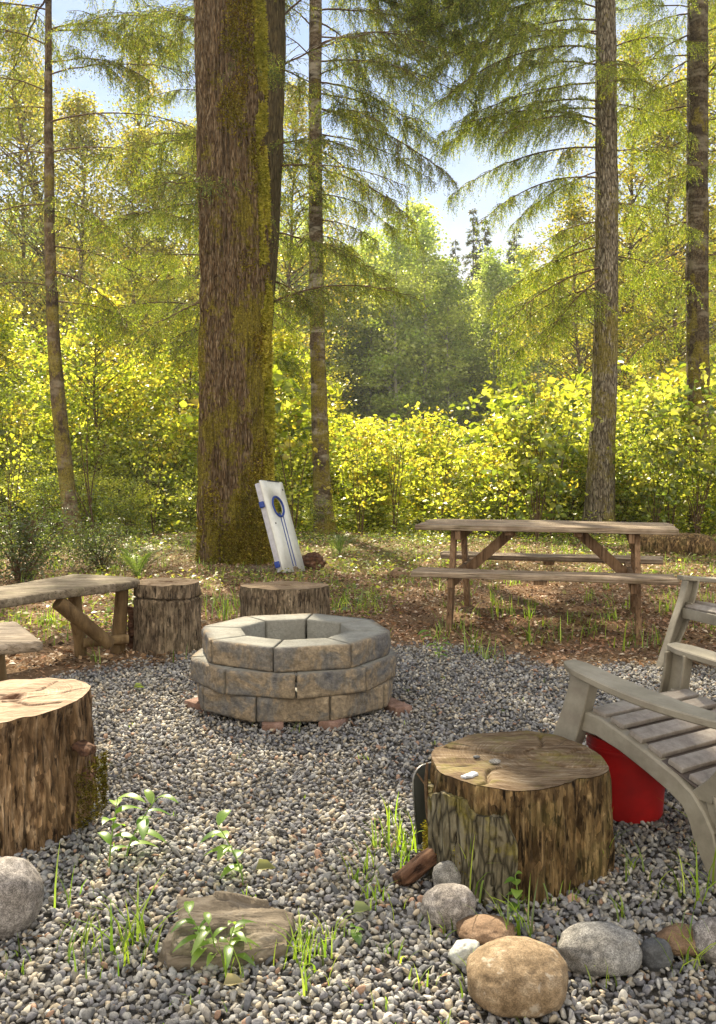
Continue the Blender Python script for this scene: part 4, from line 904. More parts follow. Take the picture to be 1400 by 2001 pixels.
# C: thin banded trunk in the middle
P, r = path_px([(636, 1045, 40), (630, 950, 34), (626, 850, 32), (621, 700, 29), (619, 550, 28), (617, 400, 27), (616, 200, 25), (617, 0, 24), (618, -300, 22), (620, -700, 16), (622, -1100, 8)], 14.7)
tC = tree_root('hemlock_tree', 'thin pale trunk with dark rings between the massive trunk and the open view', 'tree', P); trunk(loc(P, tC), r, M['bark_band'], tC, 9, 40, 260, .006, .05, .25, .25)
cC = center_fn(P, tC)
sC = [(px_h(y, 14.7, tC), a, L, t, False) for y, a, L, t in ((70, 10, 2.9, -.15), (210, -15, 2.6, -.3), (290, 25, 2.3, -.35), (-100, 30, 3.4, -.2), (160, 30, 2.5, -.2), (-20, 25, 3.2, -.05), (-70, 0, 3.4, -.1), (-130, -15, 3.5, -.2), (40, 35, 2.6, -.2), (120, -5, 2.7, -.15), (-180, 20, 3.3, -.25))]
sC += [(px_h(y, 14.7, tC), a, L, t, b) for y, a, L, t, b in ((20, 5, 2.6, .1, 0), (90, -20, 2.3, -.1, 0), (180, 15, 2.2, -.15, 0), (150, -40, 2.4, -.2, 0), (260, 0, 2.1, -.25, 0), (330, -25, 1.9, -.3, 0), (380, 20, 1.5, -.2, 0), (430, -10, 1.2, -.3, 0), (60, 170, 1.6, .6, 1), (120, 190, 1.6, .5, 1), (200, 180, 1.6, .4, 1), (300, 190, 1.3, -.1, 1), (230, -60, 2.0, -.1, 0), (460, -30, 1.0, -.4, 0), (-30, -10, 2.9, .1, 0), (330, 180, 1.5, 0, 1), (-60, 30, 2.7, -.1, 0))]
sC += auto_specs(g, 8.7, 14, 12, 2.6, 1.2)
set_boughs(tC, sC, NEEDLE, 22, cC)

# D: thin crooked trunk near the benches
P, r = path_px([(146, 1058, 36), (133, 960, 30), (122, 860, 30), (112, 760, 28), (106, 680, 26), (102, 590, 24), (98, 480, 20), (97, 350, 18), (95, 200, 15), (95, 0, 12), (94, -400, 10), (92, -900, 6)], 13.8)
tD = tree_root('hemlock_tree', 'thin crooked trunk with bare drooping side branches beyond the plank benches', 'tree', P); trunk(loc(P, tD), r, M['bark_thin'], tD, 14, 32, 240, .006, .08, .3, .25)
cD = center_fn(P, tD)
sD = [(px_h(y, 13.8, tD), a, L, t, b) for y, a, L, t, b in ((530, -15, 1.7, -.5, 0), (480, 10, 1.6, -.3, 1), (560, 200, 1.2, -.1, 1), (400, 185, 1.6, -.3, 1), (420, 5, 1.6, -.4, 1), (300, 170, 1.4, -.1, 1), (300, -10, 2.0, -.2, 1), (240, 0, 2.2, -.1, 1), (180, 190, 1.6, .1, 1), (150, -5, 2.3, -.1, 1), (60, 10, 2.2, .0, 0), (90, 180, 1.5, .2, 1), (350, 175, 1.4, -.5, 1), (210, 175, 1.4, -.1, 0), (120, -30, 2.2, -.2, 0), (20, 180, 1.8, .2, 0), (590, 5, 1.6, -.2, 0), (400, -40, 1.8, -.3, 0))]
sD += auto_specs(g, 7.6, 14, 14, 2.6, 1.2)
set_boughs(tD, sD, NEEDLE, 23, cD)

# E: fir with pale fissured bark right of the open view
P, r = path_px([(1170, 1050, 62), (1172, 1000, 56), (1176, 900, 50), (1181, 780, 48), (1185, 600, 45), (1186, 400, 43), (1185, 200, 40), (1183, 0, 37), (1180, -300, 32), (1176, -800, 18)], 15.0)
tE = tree_root('fir_tree', 'straight fir trunk with fissured pale bark behind the picnic table', 'tree', P); trunk(loc(P, tE), r, M['bark_fir'], tE, 19, 80, 300, .012, .03, .25, .3, 30)
cE = center_fn(P, tE)
sE = [(px_h(y, 15, tE), a, L, t, False) for y, a, L, t in ((-30, 185, 3.6, -.2), (40, 172, 3.4, -.2), (200, 182, 3.1, -.2), (100, 195, 3.2, -.25), (-90, 172, 3.7, -.25), (-60, 178, 3.7, -.15), (-120, 190, 3.9, -.25), (0, 165, 3.4, -.1), (70, 183, 3.3, -.15), (-170, 170, 3.8, -.3), (130, 175, 3.1, -.1), (290, 178, 2.7, -.15), (350, 192, 2.4, -.25))]
sE += [(px_h(y, 15, tE), a, L, t, b) for y, a, L, t, b in ((20, 178, 3.0, .0, 0), (60, 200, 2.7, -.1, 0), (110, 160, 2.6, -.15, 0), (160, 185, 2.6, -.05, 0), (240, 190, 2.9, .0, 0), (215, 170, 2.7, -.05, 0), (260, 215, 2.4, -.1, 0), (150, -100, 1.6, -.2, 0), (170, -70, 1.5, -.3, 0), (200, -30, 1.6, -.3, 0), (330, 180, 1.8, -.3, 0), (430, 185, 1.6, -.35, 0), (480, 170, 2.2, -.35, 0), (520, 195, 2.3, -.4, 0), (560, 180, 2.3, -.45, 0), (590, 160, 2.2, -.45, 0), (540, 215, 2.0, -.45, 0), (450, 150, 1.9, -.3, 0), (400, 0, 1.6, -.2, 0), (300, 10, 1.6, 0, 0), (500, -10, 1.5, -.3, 0), (100, 0, 1.6, .2, 0), (-20, 170, 3.0, .1, 0), (-60, 200, 3.1, .0, 0))]
sE += auto_specs(g, 8.5, 14, 14, 3.0, 1.6)
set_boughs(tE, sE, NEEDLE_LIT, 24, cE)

# F: second trunk at the edge
P, r = path_px([(1372, 1020, 50), (1372, 940, 46), (1368, 850, 44), (1364, 700, 42), (1362, 550, 42), (1363, 350, 40), (1364, 150, 38), (1364, 0, 37), (1366, -300, 32), (1370, -800, 18)], 16.5)
tF = tree_root('hemlock_tree', 'mottled brown trunk at the photo edge beyond the lounge chairs', 'tree', P); trunk(loc(P, tF), r, M['bark_edge'], tF, 29, 60, 260, .012, .05, .2, .3)
cF = center_fn(P, tF); sF = [(px_h(y, 16.5, tF), a, L, t, b) for y, a, L, t, b in ((60, 190, 2.2, -.75, 1), (110, 200, 1.8, -.8, 1), (240, 185, 2.0, -.7, 1), (260, 195, 1.6, -.7, 1), (330, 180, 1.7, -.5, 0), (430, 190, 1.6, -.4, 0), (540, 190, 1.6, -.4, 0), (620, 175, 1.6, -.5, 0), (150, 160, 2.0, -.3, 0), (480, 160, 1.9, -.3, 0), (20, 180, 2.2, 0, 0), (300, -20, 1.6, -.2, 0), (100, -10, 1.6, 0, 0), (500, -10, 1.6, -.2, 0))]
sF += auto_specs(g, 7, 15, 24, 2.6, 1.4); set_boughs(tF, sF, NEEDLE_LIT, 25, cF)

# G, H: two more hemlocks whose boughs fill the canopy
def hemlock(label, x, y, d_px, seed, h=17, h0=2.5, n=60, L0=2.6, cols=NEEDLE):
    z = gh(x, y); root = thing('hemlock_tree', label, 'tree', (x, y, z))
    Q = np.array([(0, 0, -.1), (.1, 0, h * .3), (.05, .1, h * .7), (.1, 0, h)]); trunk(Q, np.array([d_px, d_px * .8, d_px * .5, .02]), M['bark_back'], root, seed, 24, 80, .008, .04, .2)
    gg = np.random.default_rng(seed); sp = auto_specs(gg, h0, h - .3, n, L0, .7, None, (-.3, .1)); set_boughs(root, sp, cols, seed, lambda hh: (np.interp(hh, Q[:, 2], Q[:, 0]), np.interp(hh, Q[:, 2], Q[:, 1])))
    return root
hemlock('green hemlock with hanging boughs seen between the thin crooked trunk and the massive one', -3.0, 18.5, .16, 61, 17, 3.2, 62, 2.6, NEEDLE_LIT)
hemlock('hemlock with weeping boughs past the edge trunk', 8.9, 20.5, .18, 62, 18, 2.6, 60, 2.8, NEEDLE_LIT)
hemlock('hemlock at the bench side of the thin crooked trunk', -8.6, 17.5, .15, 63, 17, 3.5, 56, 2.4, NEEDLE)

# ------------------------------------------------------------------ broadleaf trees and shrubs
YEL = [(.50, .53, .06), (.64, .63, .11), (.34, .41, .045), (.18, .24, .025), (.60, .50, .06), (.44, .52, .06)]
GRN = [(.24, .30, .05), (.36, .39, .07), (.13, .18, .03), (.46, .46, .09), (.27, .28, .045)]
CAN = [(.34, .31, .05), (.46, .41, .07), (.22, .21, .03), (.13, .13, .02), (.44, .34, .06), (.26, .30, .05)]
MIX = YEL[:3] + GRN[:3]
def leaf_cloud(g, C, n_per, spread, L, W, up=.6, out=None, six=False, flat=.45):
    n = len(C) * n_per; k = np.repeat(np.arange(len(C)), n_per); P = C[k] + g.normal(0, 1, (n, 3)) * spread * np.array([1, 1, flat])
    N = norm(np.array([0, 0, up]) + g.normal(0, .55, (n, 3))); az = g.uniform(0, 6.283, n); D = np.stack([np.cos(az), np.sin(az), g.normal(-.25, .3, n)], 1); D = norm(D - N * (D * N).sum(1, keepdims=True) * .8)
    l = L * g.uniform(.6, 1.25, n)
    V, F = (leaves6 if six else diamonds)(P, D, N, l, l * W); return V, F, n
def broad_tree(name, label, h, crown_r, trunk_r, seed, nclump, nper, L, cols, mat='leaf', barkm='bark_thin', h0=.25, spread=.32, group=None, tall=True, cat='tree'):
    g = np.random.default_rng(seed); root = thing(name, label, cat, (0, 0, 0), 0, group)
    zs = np.linspace(-.3, h * .95, 9); bend = np.cumsum(g.normal(0, (.004 if group else .012) * h, (9, 2)), 0); bend -= bend[0]; P = np.c_[bend, zs]
    W = [tube(P, np.linspace(trunk_r, trunk_r * .15, 9), 8)]; C = []
    for k in range(nclump):
        f = g.uniform(h0, 1) ; z = h * f; env = crown_r * (math.sin(min(1, (f - h0) / (1 - h0) * .9 + .18) * math.pi) ** .7 if tall else math.sqrt(max(.05, 1 - ((f - .55) / .5) ** 2)))
        a = g.uniform(0, 6.283); rr = env * g.uniform(.25, 1) ** .7; b = np.array([np.interp(z, zs, bend[:, 0]), np.interp(z, zs, bend[:, 1])])
        e = np.array([b[0] + math.cos(a) * rr, b[1] + math.sin(a) * rr, z]); zb = max(h * .12, z - rr * g.uniform(.5, .9)); s = np.array([np.interp(zb, zs, bend[:, 0]), np.interp(zb, zs, bend[:, 1]), zb])
        C.append(e)
        if k % 3 == 0: m = (s + e) / 2 + np.array([0, 0, .08 * rr]); W.append(tube(np.array([s, m, e]), [trunk_r * .28, trunk_r * .16, trunk_r * .05], 4, False))
    V, F, n = leaf_cloud(g, np.array(C), nper, spread, L, .8); ccol = pal(g, len(C), cols, .12)
    c = np.repeat(np.repeat(ccol, nper, 0) * (1 + .2 * g.standard_normal((n, 1))), 4, 0)
    part('crown', (V, F), M[mat], root, False, np.clip(c, .01, .9)); part('trunk', join(W), M[barkm], root, True); return root
def place(proto, x, y, rz, s=1, label=None, first=[set()]):
    if proto.name in first[0]: o = copy_tree(proto)
    else: first[0].add(proto.name); o = proto
    o.location = (x, y, gh(x, y)); o.rotation_euler = (0, 0, rz); o.scale = (s, s, s)
    if label: o['label'] = label
    return o

# far forest beyond the river
FAR = 'trees of the far forest beyond the river'
protoD = [broad_tree('alder_tree', 'tall pale trunked leafy tree in the far forest beyond the river', hh, 2.3, .17, 200 + k, 120, 64, .24, [(.36, .45, .10), (.50, .55, .14), (.26, .34, .07), (.44, .50, .11)] if k % 2 else MIX, h0=(.12, .2, .28, .16)[k], spread=.5, group=FAR, barkm='bark_pale') for k, hh in enumerate((15, 17, 13.5, 16))]
for k, pr in enumerate(protoD): pr.scale = (1, 1, 1)
def spruce(label, h, rb, seed, cols, group):
    g = np.random.default_rng(seed); root = thing('spruce_tree', label, 'tree', (0, 0, 0), 0, group); P = []; D = []
    for k in range(int(h * 16)):
        f = 1 - g.uniform(0, 1) ** .7 * .88; a = g.uniform(0, 6.283); Lr = rb * (1 - f) * g.uniform(.7, 1.1) + .12; m = 26; u = g.uniform(.1, 1, m)
        z = f * h - u * u * Lr * .35; P.append(np.stack([np.cos(a) * Lr * u, np.sin(a) * Lr * u, z], 1) + g.normal(0, .06, (m, 3))); D.append(np.tile([math.cos(a), math.sin(a), -.4], (m, 1)) + g.normal(0, .5, (m, 3)))
    P, D = np.concatenate(P), norm(np.concatenate(D)); n = len(P); V, F = diamonds(P, D, norm(np.array([0, 0, 1.]) + g.normal(0, .4, (n, 3))), g.uniform(.2, .4, n), g.uniform(.07, .13, n))
    part('crown', (V, F), M['needle'], root, False, np.repeat(pal(g, n, cols, .25), 4, 0)); part('trunk', tube(np.array([(0, 0, -.3), (0, 0, h * .98)]), [.16, .02], 8), M['bark_back'], root); return root
protoS = spruce('dark pointed spruce rising above the far forest skyline', 17, 2.6, 300, NEEDLE_DARK, 'dark spruces of the far forest')
g = np.random.default_rng(31)
rows = [(62, 30, 3.0), (65, 30, 2.3), (69, 34, 2.1), (76, 36, 2.2), (84, 40, 2.3), (92, 44, 2.8), (102, 46, 3.0)]
for (yy, xm, stp) in rows:
    x = -xm + g.uniform(0, 1)
    while x < xm:
        X_, Y_ = x + g.normal(0, .4), yy + g.normal(0, 1.3); s = g.uniform(.82, 1.08)
        pxx = 700 + X_ / Y_ * FPX
        if 860 < pxx < 1100: s *= .86
        place(protoD[g.integers(0, 4)], X_, Y_, g.uniform(0, 6.28), s); x += stp * g.uniform(.8, 1.3)
for (pxx, top, d) in ((925, 408, 72), (948, 428, 73), (1010, 445, 74), (890, 470, 71), (560, 430, 72), (300, 430, 74), (1250, 420, 75), (60, 420, 75), (1000, 470, 70), (170, 430, 76)):
    X_ = (pxx - 700) / FPX * d; hz = HC + (HY - top) / FPX * d - gh(X_, d); place(protoS, X_, d, g.uniform(0, 6), hz / 17)
place(protoD[3], (835 - 700) / FPX * 62, 62, 1.0, (HC + (HY - 412) / FPX * 62 - gh(5, 62)) / 16.6, 'tallest leafy yellow green tree on the skyline of the open view')

# near and middle broadleaf trees behind the trunks
MID = [broad_tree('alder_tree', 'x', 9.5, 2.2, .09, 400, 210, 50, .10, CAN, h0=.2, spread=.26), broad_tree('alder_tree', 'x', 12, 2.6, .11, 401, 230, 52, .10, CAN, h0=.25, spread=.3), broad_tree('alder_tree', 'x', 16, 3.0, .13, 405, 340, 50, .10, CAN, h0=.22, spread=.3), broad_tree('maple_sapling', 'x', 5.2, 1.7, .045, 402, 170, 40, .10, YEL, h0=.28, spread=.24)]
spots = [(2, 60, 36, 1.2, 'very tall alder high above the benches'), (2, 300, 38, 1.2, 'very tall alder whose crown shows high up beside the massive trunk'), (2, 1240, 34, 1.1, 'very tall alder high between the fir and the edge trunk'), (2, 575, 40, 1.15, 'very tall alder seen between the massive trunk and the ringed trunk'), (2, 1450, 34, 1.2, 'very tall alder at the edge past the last trunk'), (2, -140, 37, 1.3, 'very tall alder on the bench side at the picture edge'),
         (1, 180, 33, 1.2, 'yellow green alder seen past the thin crooked trunk'), (1, 380, 35, 1.2, 'yellow green alder half hidden by the massive trunk'), (1, 30, 41, 1.6, 'alder further back on the bench side beyond the crooked trunk'), (1, 1330, 31, 1.2, 'tall alder close beside the trunk at the photo edge'), (0, 1130, 31, 1.1, 'sunlit alder directly behind the fir trunk'), (2, 1360, 42, 1.4, 'tallest alder behind the trunk at the photo edge'), (1, 260, 29, 1.0, 'slim alder between the thin crooked trunk and the massive trunk'),
         (3, 210, 17.5, .85, 'maple sapling with large yellow leaves behind the crooked trunk'), (3, 20, 18.5, .85, 'maple sapling with yellow leaves at the picture edge above the benches'), (3, 345, 19.5, .8, 'maple sapling with yellow leaves touching the massive trunk'), (3, 575, 19, .75, 'maple sapling lit yellow between the massive trunk and the ringed trunk')]
for k, pxx, d, s, lab in spots: place(MID[k], (pxx - 700) / FPX * d, d, g.uniform(0, 6.28), s, lab)

def shrub(name, label, h, wd, seed, nst, nclump, nper, L, W, cols, six=True, spread=.13):
    g = np.random.default_rng(seed); root = thing(name, label, 'shrub', (0, 0, 0)); Wd, C = [], []
    for k in range(nst):
        a = g.uniform(0, 6.283); r1 = wd * g.uniform(.2, 1); hh = h * g.uniform(.65, 1.05); u = np.linspace(0, 1, 7)
        S = np.stack([np.cos(a) * r1 * u ** 1.3, np.sin(a) * r1 * u ** 1.3, hh * u - .05], 1) + np.cumsum(g.normal(0, .02, (7, 3)), 0) * np.array([1, 1, .3]); Wd.append(tube(S, np.linspace(.011, .003, 7), 5, False))
        m = max(2, nclump // nst)
        for q in range(m):
            t = g.uniform(.12, 1) ** .7; b = np.array([np.interp(t, u, S[:, c]) for c in range(3)]); e = b + g.normal(0, 1, 3) * np.array([.22, .22, .10]) * (.4 + .6 * wd); C.append(e)
            if q % 2 == 0: Wd.append(tube(np.array([b, e]), [.004, .0015], 4, False))
    C = np.array(C); V, F, n = leaf_cloud(g, C, nper, spread, L, W, .5, None, six); k = 6 if six else 4
    cc = np.repeat(np.repeat(pal(g, len(C), cols, .12), nper, 0) * (1 + .18 * g.standard_normal((n, 1))), k, 0)
    part('leaves', (V, F), M['leaf'], root, False, np.clip(cc, .01, .9)); part('stems', join(Wd), M['twig'], root, True); return root
SH = [shrub('shrub', 'x', 2.1, 1.0, 500, 14, 170, 17, .09, .75, YEL), shrub('shrub', 'x', 1.7, 1.1, 501, 16, 190, 22, .062, .7, MIX), shrub('shrub', 'x', 2.4, .9, 502, 12, 150, 13, .12, .8, YEL), shrub('shrub', 'x', 1.3, .9, 503, 14, 150, 26, .048, .75, MIX)]
SHL = 'sunlit yellow green shrubs of the thicket'
g = np.random.default_rng(77); bands = [(15.6, 1, .4, 1.2), (16.3, 3, .75, 1.1), (17.2, 1, .9, 1.2), (18.8, 0, .85, 1.3), (20.5, 2, .9, 1.3), (24, 0, 1.1, 1.6), (28, 2, 1.3, 1.9)]
for (yy, kind, smin, stp) in bands:
    x = -yy * .46
    while x < yy * .46:
        X_, Y_ = x + g.normal(0, .2), yy + g.normal(0, .5); pxx = 700 + X_ / Y_ * FPX; s = g.uniform(smin, smin * 1.25)
        if 640 < pxx < 1000: s *= .88
        if pxx > 1080 or pxx < 330: s *= 1.2
        s *= 1 + .28 * math.sin(X_ * 1.9 + yy) * math.sin(X_ * .83 + 2 * yy)
        if yy > 23: s *= .9
        k = kind if g.random() < .6 else int(g.integers(0, 4)); o = place(SH[k], X_, Y_, g.uniform(0, 6.28), s); tag(o, 'leafy yellow green shrub in the sunlit thicket beyond the clearing', 'shrub', SHL); x += stp * g.uniform(.75, 1.15)
thin = shrub('sapling', 'x', 2.3, .6, 530, 5, 26, 8, .085, .8, YEL)
for pxx, d, sc, lab in ((705, 14.4, .8, 'thin stemmed sapling just past the ringed trunk'), (770, 15.0, .95, 'tall thin sapling before the bright thicket in the open view'), (860, 14.6, .75, 'thin sapling beyond the table end nearest the fire pit'), (985, 14.2, .9, 'thin sapling whose dark stems rise behind the middle of the table'), (1075, 14.6, 1.0, 'upright sapling close to the fir trunk'), (1310, 14.8, 1.0, 'thin sapling just beside the edge trunk'), (575, 14.2, .8, 'thin sapling between the game board and the ringed trunk'), (300, 14.6, .7, 'thin sapling on the bench side of the massive trunk'), (20, 14.4, .9, 'thin sapling behind the low dark bush')):
    place(thin, (pxx - 700) / FPX * d, d, g.uniform(0, 6.28), sc, lab)
# bigger leaved, greener shrub near the fir and the trunk at the edge
big = shrub('hazel_shrub', 'tall hazel shrub with large green leaves in front of the fir trunk', 2.9, .95, 510, 9, 84, 11, .12, .85, GRN, True, .16); place(big, 2.75, 14.0, .4, .92)
place(big, 5.45, 14.6, 2.4, 1.0, 'hazel shrub with large green leaves before the trunk at the photo edge')
place(big, 4.75, 14.6, 4.2, .72, 'low hazel shrub with large green leaves between the fir and the edge trunk')

# ------------------------------------------------------------------ ground cover, litter, grass
g = np.random.default_rng(91)
def cover(n, y0, y1, L, cols, dens_fn, hz, name, label, mat='leaf', W=.7, nearp=1.0):
    y = y0 + (y1 - y0) * g.random(n) ** nearp; x = g.uniform(-1, 1, n) * (.42 * y + .8); k = g.random(n) < dens_fn(x, y); x, y = x[k], y[k]; m = len(x)
    z = ground_h(x, y) + g.random(m) ** 1.5 * hz; N = norm(np.array([0, 0, 1.]) + g.normal(0, .5, (m, 3))); a = g.uniform(0, 6.283, m); D = norm(np.stack([np.cos(a), np.sin(a), g.normal(0, .3, m)], 1))
    l = L * g.uniform(.5, 1.4, m); V, F = diamonds(np.stack([x, y, z], 1), D, N, l, l * W); o = part(name, (V, F), M[mat], None, False, np.repeat(pal(g, m, cols, .25), 4, 0)); tag(o, label, name.replace('_', ' '), None, 'stuff')
def floor_d(x, y): return (1 - gravel_amount(x, y)) * .95 + .012
LIT = [(.26, .15, .08), (.38, .23, .13), (.15, .09, .05), (.46, .31, .19), (.30, .16, .08), (.54, .44, .32), (.10, .06, .035)]
cover(110000, 5.0, 11, .024, LIT, floor_d, .012, 'needle_litter', 'reddish brown needles and leaf scraps on the forest floor', 'litter', .22)
cover(70000, 5.2, 15.5, .034, LIT, floor_d, .02, 'leaf_litter', 'dead brown leaves scattered over the forest floor', 'litter', .6)
def patchy(x, y): return floor_d(x, y) * np.clip(vnoise(np.stack([x * 1.1, y * 1.1, 0 * x], 1), 8) * 1.4 + .15 - .3 + np.clip((y - 12.2) / 2.5, 0, 1.0), 0, 1)
cover(48000, 6.0, 15.5, .042, GRN + [(.12, .2, .03)], patchy, .10, 'ground_cover', 'low green leaves and creeping plants on the forest floor', 'leaf', .6, .8)
cover(60000, 14.8, 44, .09, YEL + GRN[:2], lambda x, y: 0 * x + 1, .7, 'undergrowth', 'bright undergrowth filling the thicket floor', 'leaf', .7, 1)
cover(40000, 40, 64, .28, MIX, lambda x, y: 0 * x + 1, 1.6, 'far_undergrowth', 'brush covering the far river bank below the forest', 'leaf', .7, 1)
cover(22000, 14.2, 17, .06, YEL + GRN[:2], lambda x, y: np.clip((y - 13.8) / 2, 0, 1), .42, 'low_undergrowth', 'low bright leaves at the edge of the thicket', 'leaf', .7, 1)
cover(26000, 58, 110, .45, GRN, lambda x, y: 0 * x + 1, 3.5, 'forest_undergrowth', 'brush on the floor of the far forest', 'leaf', .7, 1)
cover(7000, 1.8, 6.2, .016, LIT, lambda x, y: 0 * x + .5 + .5 * vnoise(np.stack([x * 3, y * 3, 0 * x], 1), 2), .012, 'twig_litter', 'small brown needles and bits lying on the gravel', 'litter', .25)
def blades(C, H, lean, az, W, bend=.7):
    n = len(C); u = np.array([0, .35, .7, 1.]); d = np.stack([np.cos(az), np.sin(az), 0 * az], 1); s = np.stack([-np.sin(az), np.cos(az), 0 * az], 1); Vs = []
    ww = np.array([1, .9, .6, .05])
    for q, w_ in zip(u, ww):
        P = C + d * (H * lean * q ** 1.8)[:, None] + np.array([0, 0, 1.]) * (H * (q - bend * lean * q ** 2.4 * .5))[:, None]; Vs += [P - s * (W * w_ / 2)[:, None], P + s * (W * w_ / 2)[:, None]]
    V = np.stack(Vs, 1).reshape(-1, 3); i = np.arange(n)[:, None] * 8
    F = np.concatenate([i + np.array([[0, 1, 3, 2]]), i + np.array([[2, 3, 5, 4]]), i + np.array([[4, 5, 7, 6]])]); return V, F
GC = [(.24, .36, .03), (.34, .45, .05), (.16, .26, .03), (.42, .5, .07), (.14, .2, .03)]
tufts = [(160, 1865, 14, .10), (150, 1770, 6, .14), (255, 1850, 22, .13), (275, 1880, 10, .10), (190, 1900, 8, .07), (450, 1900, 10, .07), (480, 1865, 8, .07), (590, 1880, 24, .10), (640, 1870, 10, .08), (600, 1940, 8, .06), (650, 1830, 10, .06), (705, 1720, 16, .09), (740, 1760, 14, .07), (745, 1660, 16, .10), (785, 1660, 22, .12), (770, 1620, 10, .10), (800, 1690, 12, .09), (930, 1745, 18, .16), (900, 1700, 14, .08), (1012, 1830, 16, .13), (1095, 1750, 8, .07), (1130, 1700, 26, .12), (1160, 1680, 26, .12), (1150, 1640, 14, .10), (1245, 1700, 10, .08), (1380, 1760, 12, .14), (1350, 1880, 20, .10), (1180, 1910, 9, .06), (905, 1925, 9, .07), (850, 1820, 8, .06), (780, 1880, 9, .05), (820, 1920, 7, .05), (730, 1950, 5, .04), (30, 1900, 6, .05), (360, 1960, 4, .04), (550, 1430, 5, .04), (1400, 1700, 14, .18), (1110, 1860, 6, .06), (1210, 1780, 8, .06), (1300, 1740, 6, .06), (1060, 1770, 6, .05), (985, 1210, 16, .16), (975, 1190, 10, .12), (1050, 1190, 12, .12), (930, 1275, 18, .2), (960, 1290, 10, .14), (850, 1265, 8, .12), (1035, 1260, 14, .18), (1100, 1255, 14, .16), (1140, 1245, 12, .16), (1235, 1270, 20, .2), (1280, 1265, 12, .14), (1180, 1230, 10, .12), (1300, 1200, 12, .14), (1200, 1190, 8, .12), (1320, 1180, 8, .13), (700, 1200, 22, .2), (680, 1185, 14, .18), (655, 1200, 12, .18), (730, 1180, 10, .16), (430, 1215, 20, .22), (415, 1190, 12, .18), (460, 1190, 12, .2), (445, 1130, 10, .2), (490, 1130, 10, .2), (510, 1150, 10, .2), (400, 1120, 8, .18), (620, 1130, 8, .16), (80, 1230, 12, .18), (170, 1200, 8, .2), (110, 1260, 10, .1), (190, 1295, 8, .12), (345, 1290, 3, .1), (600, 1150, 10, .15), (250, 1120, 10, .15), (1280, 1140, 10, .12), (1000, 1150, 10, .12)]
Cs, Hs, Ls, As, Ws = [], [], [], [], []
def add_tuft(x, y, n, h, spread=.02):
    a = g.uniform(0, 6.283, n); Cs.append(np.stack([x + g.normal(0, spread, n), y + g.normal(0, spread, n), np.full(n, gh(x, y) - .005)], 1)); Hs.append(h * g.uniform(.5, 1.15, n)); Ls.append(g.uniform(.1, .9, n)); As.append(a); Ws.append(np.full(n, .0042 + h * .015) * g.uniform(.6, 1.2, n))
for (a, b, n, h) in tufts:
    x, y = px(a, b); add_tuft(x, y, n, h * 1.15, .012 + .008 * y)
for k in range(720):
    y = 5.9 + 8 * g.random(); x = g.uniform(-1, 1) * (.42 * y); 
    if gravel_amount(np.array([x]), np.array([y]))[0] < .2: add_tuft(x, y, int(g.integers(4, 12)), g.uniform(.05, .16), .03)
for k in range(70):
    y = 1.9 + 3.4 * g.random() ** 1.3; x = g.uniform(-1, 1) * .4 * y; add_tuft(x, y, int(g.integers(2, 6)), g.uniform(.02, .045), .01)
Cs, Hs, Ls, As, Ws = map(np.concatenate, (Cs, Hs, Ls, As, Ws)); V, F = blades(Cs, Hs, Ls, As, Ws)
tag(part('grass', (V, F), M['blade'], None, False, np.repeat(pal(g, len(Cs), GC, .2), 8, 0)), 'thin grass blades growing through gravel and forest floor', 'grass', None, 'stuff')

# ------------------------------------------------------------------ small leafy plants
LEAFC = [(.26, .42, .07), (.34, .50, .09), (.2, .36, .06)]
def leafy(name, label, x, y, stems, L, W, seed, cat='plant', cols=LEAFC, serr=False):
    g = np.random.default_rng(seed); root = thing(name, label, cat, (x, y, 0))
    for (dx, dy, lx, ly, h, nl) in stems:
        u = np.linspace(0, 1, 9); S = np.stack([dx + lx * u ** 1.6, dy + ly * u ** 1.6, h * u - .01 - .25 * h * 0 * u], 1); part('stem', tube(S, np.linspace(.003, .0012, 9), 6), M['green_stem'], root)
        for q in range(nl):
            t = .22 + .78 * q / max(nl - 1, 1); b = np.array([np.interp(t, u, S[:, c]) for c in range(3)]); a = q * 2.4 + g.uniform(-.4, .4) + seed; ax = np.array([lx, ly, 0]); ax = ax / (np.linalg.norm(ax) + 1e-6)
            D = norm(np.array([math.cos(a), math.sin(a), g.uniform(.1, .6)]) * .9 + ax * .7); l = L * g.uniform(.75, 1.15); m = 9; v = np.linspace(0, 1, m); wv = np.sin(np.pi * v ** .8) ** .8 * l * W / 2; wv[-1] = .0004
            side = norm(np.cross(D, [0, 0, 1.])); N = np.cross(side, D); mid = b + D * (l * v)[:, None] - np.array([0, 0, 1.]) * (l * .45 * v ** 2)[:, None]
            Vv = np.concatenate([mid - side * wv[:, None] + N * (wv * .35)[:, None], mid, mid + side * wv[:, None] + N * (wv * .35)[:, None]]); j = np.arange(m - 1)
            Ff = np.concatenate([np.stack([j, j + 1, j + m + 1, j + m], 1), np.stack([j + m, j + m + 1, j + 2 * m + 1, j + 2 * m], 1)])
            c = np.tile(pal(g, 1, cols, .1), (3 * m, 1)); part('leaf', (Vv, Ff), M['leaf'], root, True, c)
    return root
M['green_stem'] = simple('green_stem', (.16, .26, .05), .6, .3, .2, 40)
x, y = px(214, 1690); leafy('lily_plant', 'leafy green seedling with two arching stems beside the big tan stump', x, y, [(0, 0, .02, .02, .20, 8), (.035, .06, .09, .02, .18, 8)], .10, .34, 1)
x, y = px(476, 1722); leafy('lily_plant', 'single arching broad-leaved seedling alone in the open gravel', x, y, [(0, 0, -.075, .02, .16, 8)], .085, .46, 2)
x, y = px(425, 1880); leafy('lily_plant', 'pointed-leaved seedling growing in front of the flat slab rock', x, y, [(0, 0, -.02, 0, .10, 8), (.022, 0, .02, 0, .10, 9), (-.02, .01, -.05, 0, .12, 8)], .075, .3, 3)
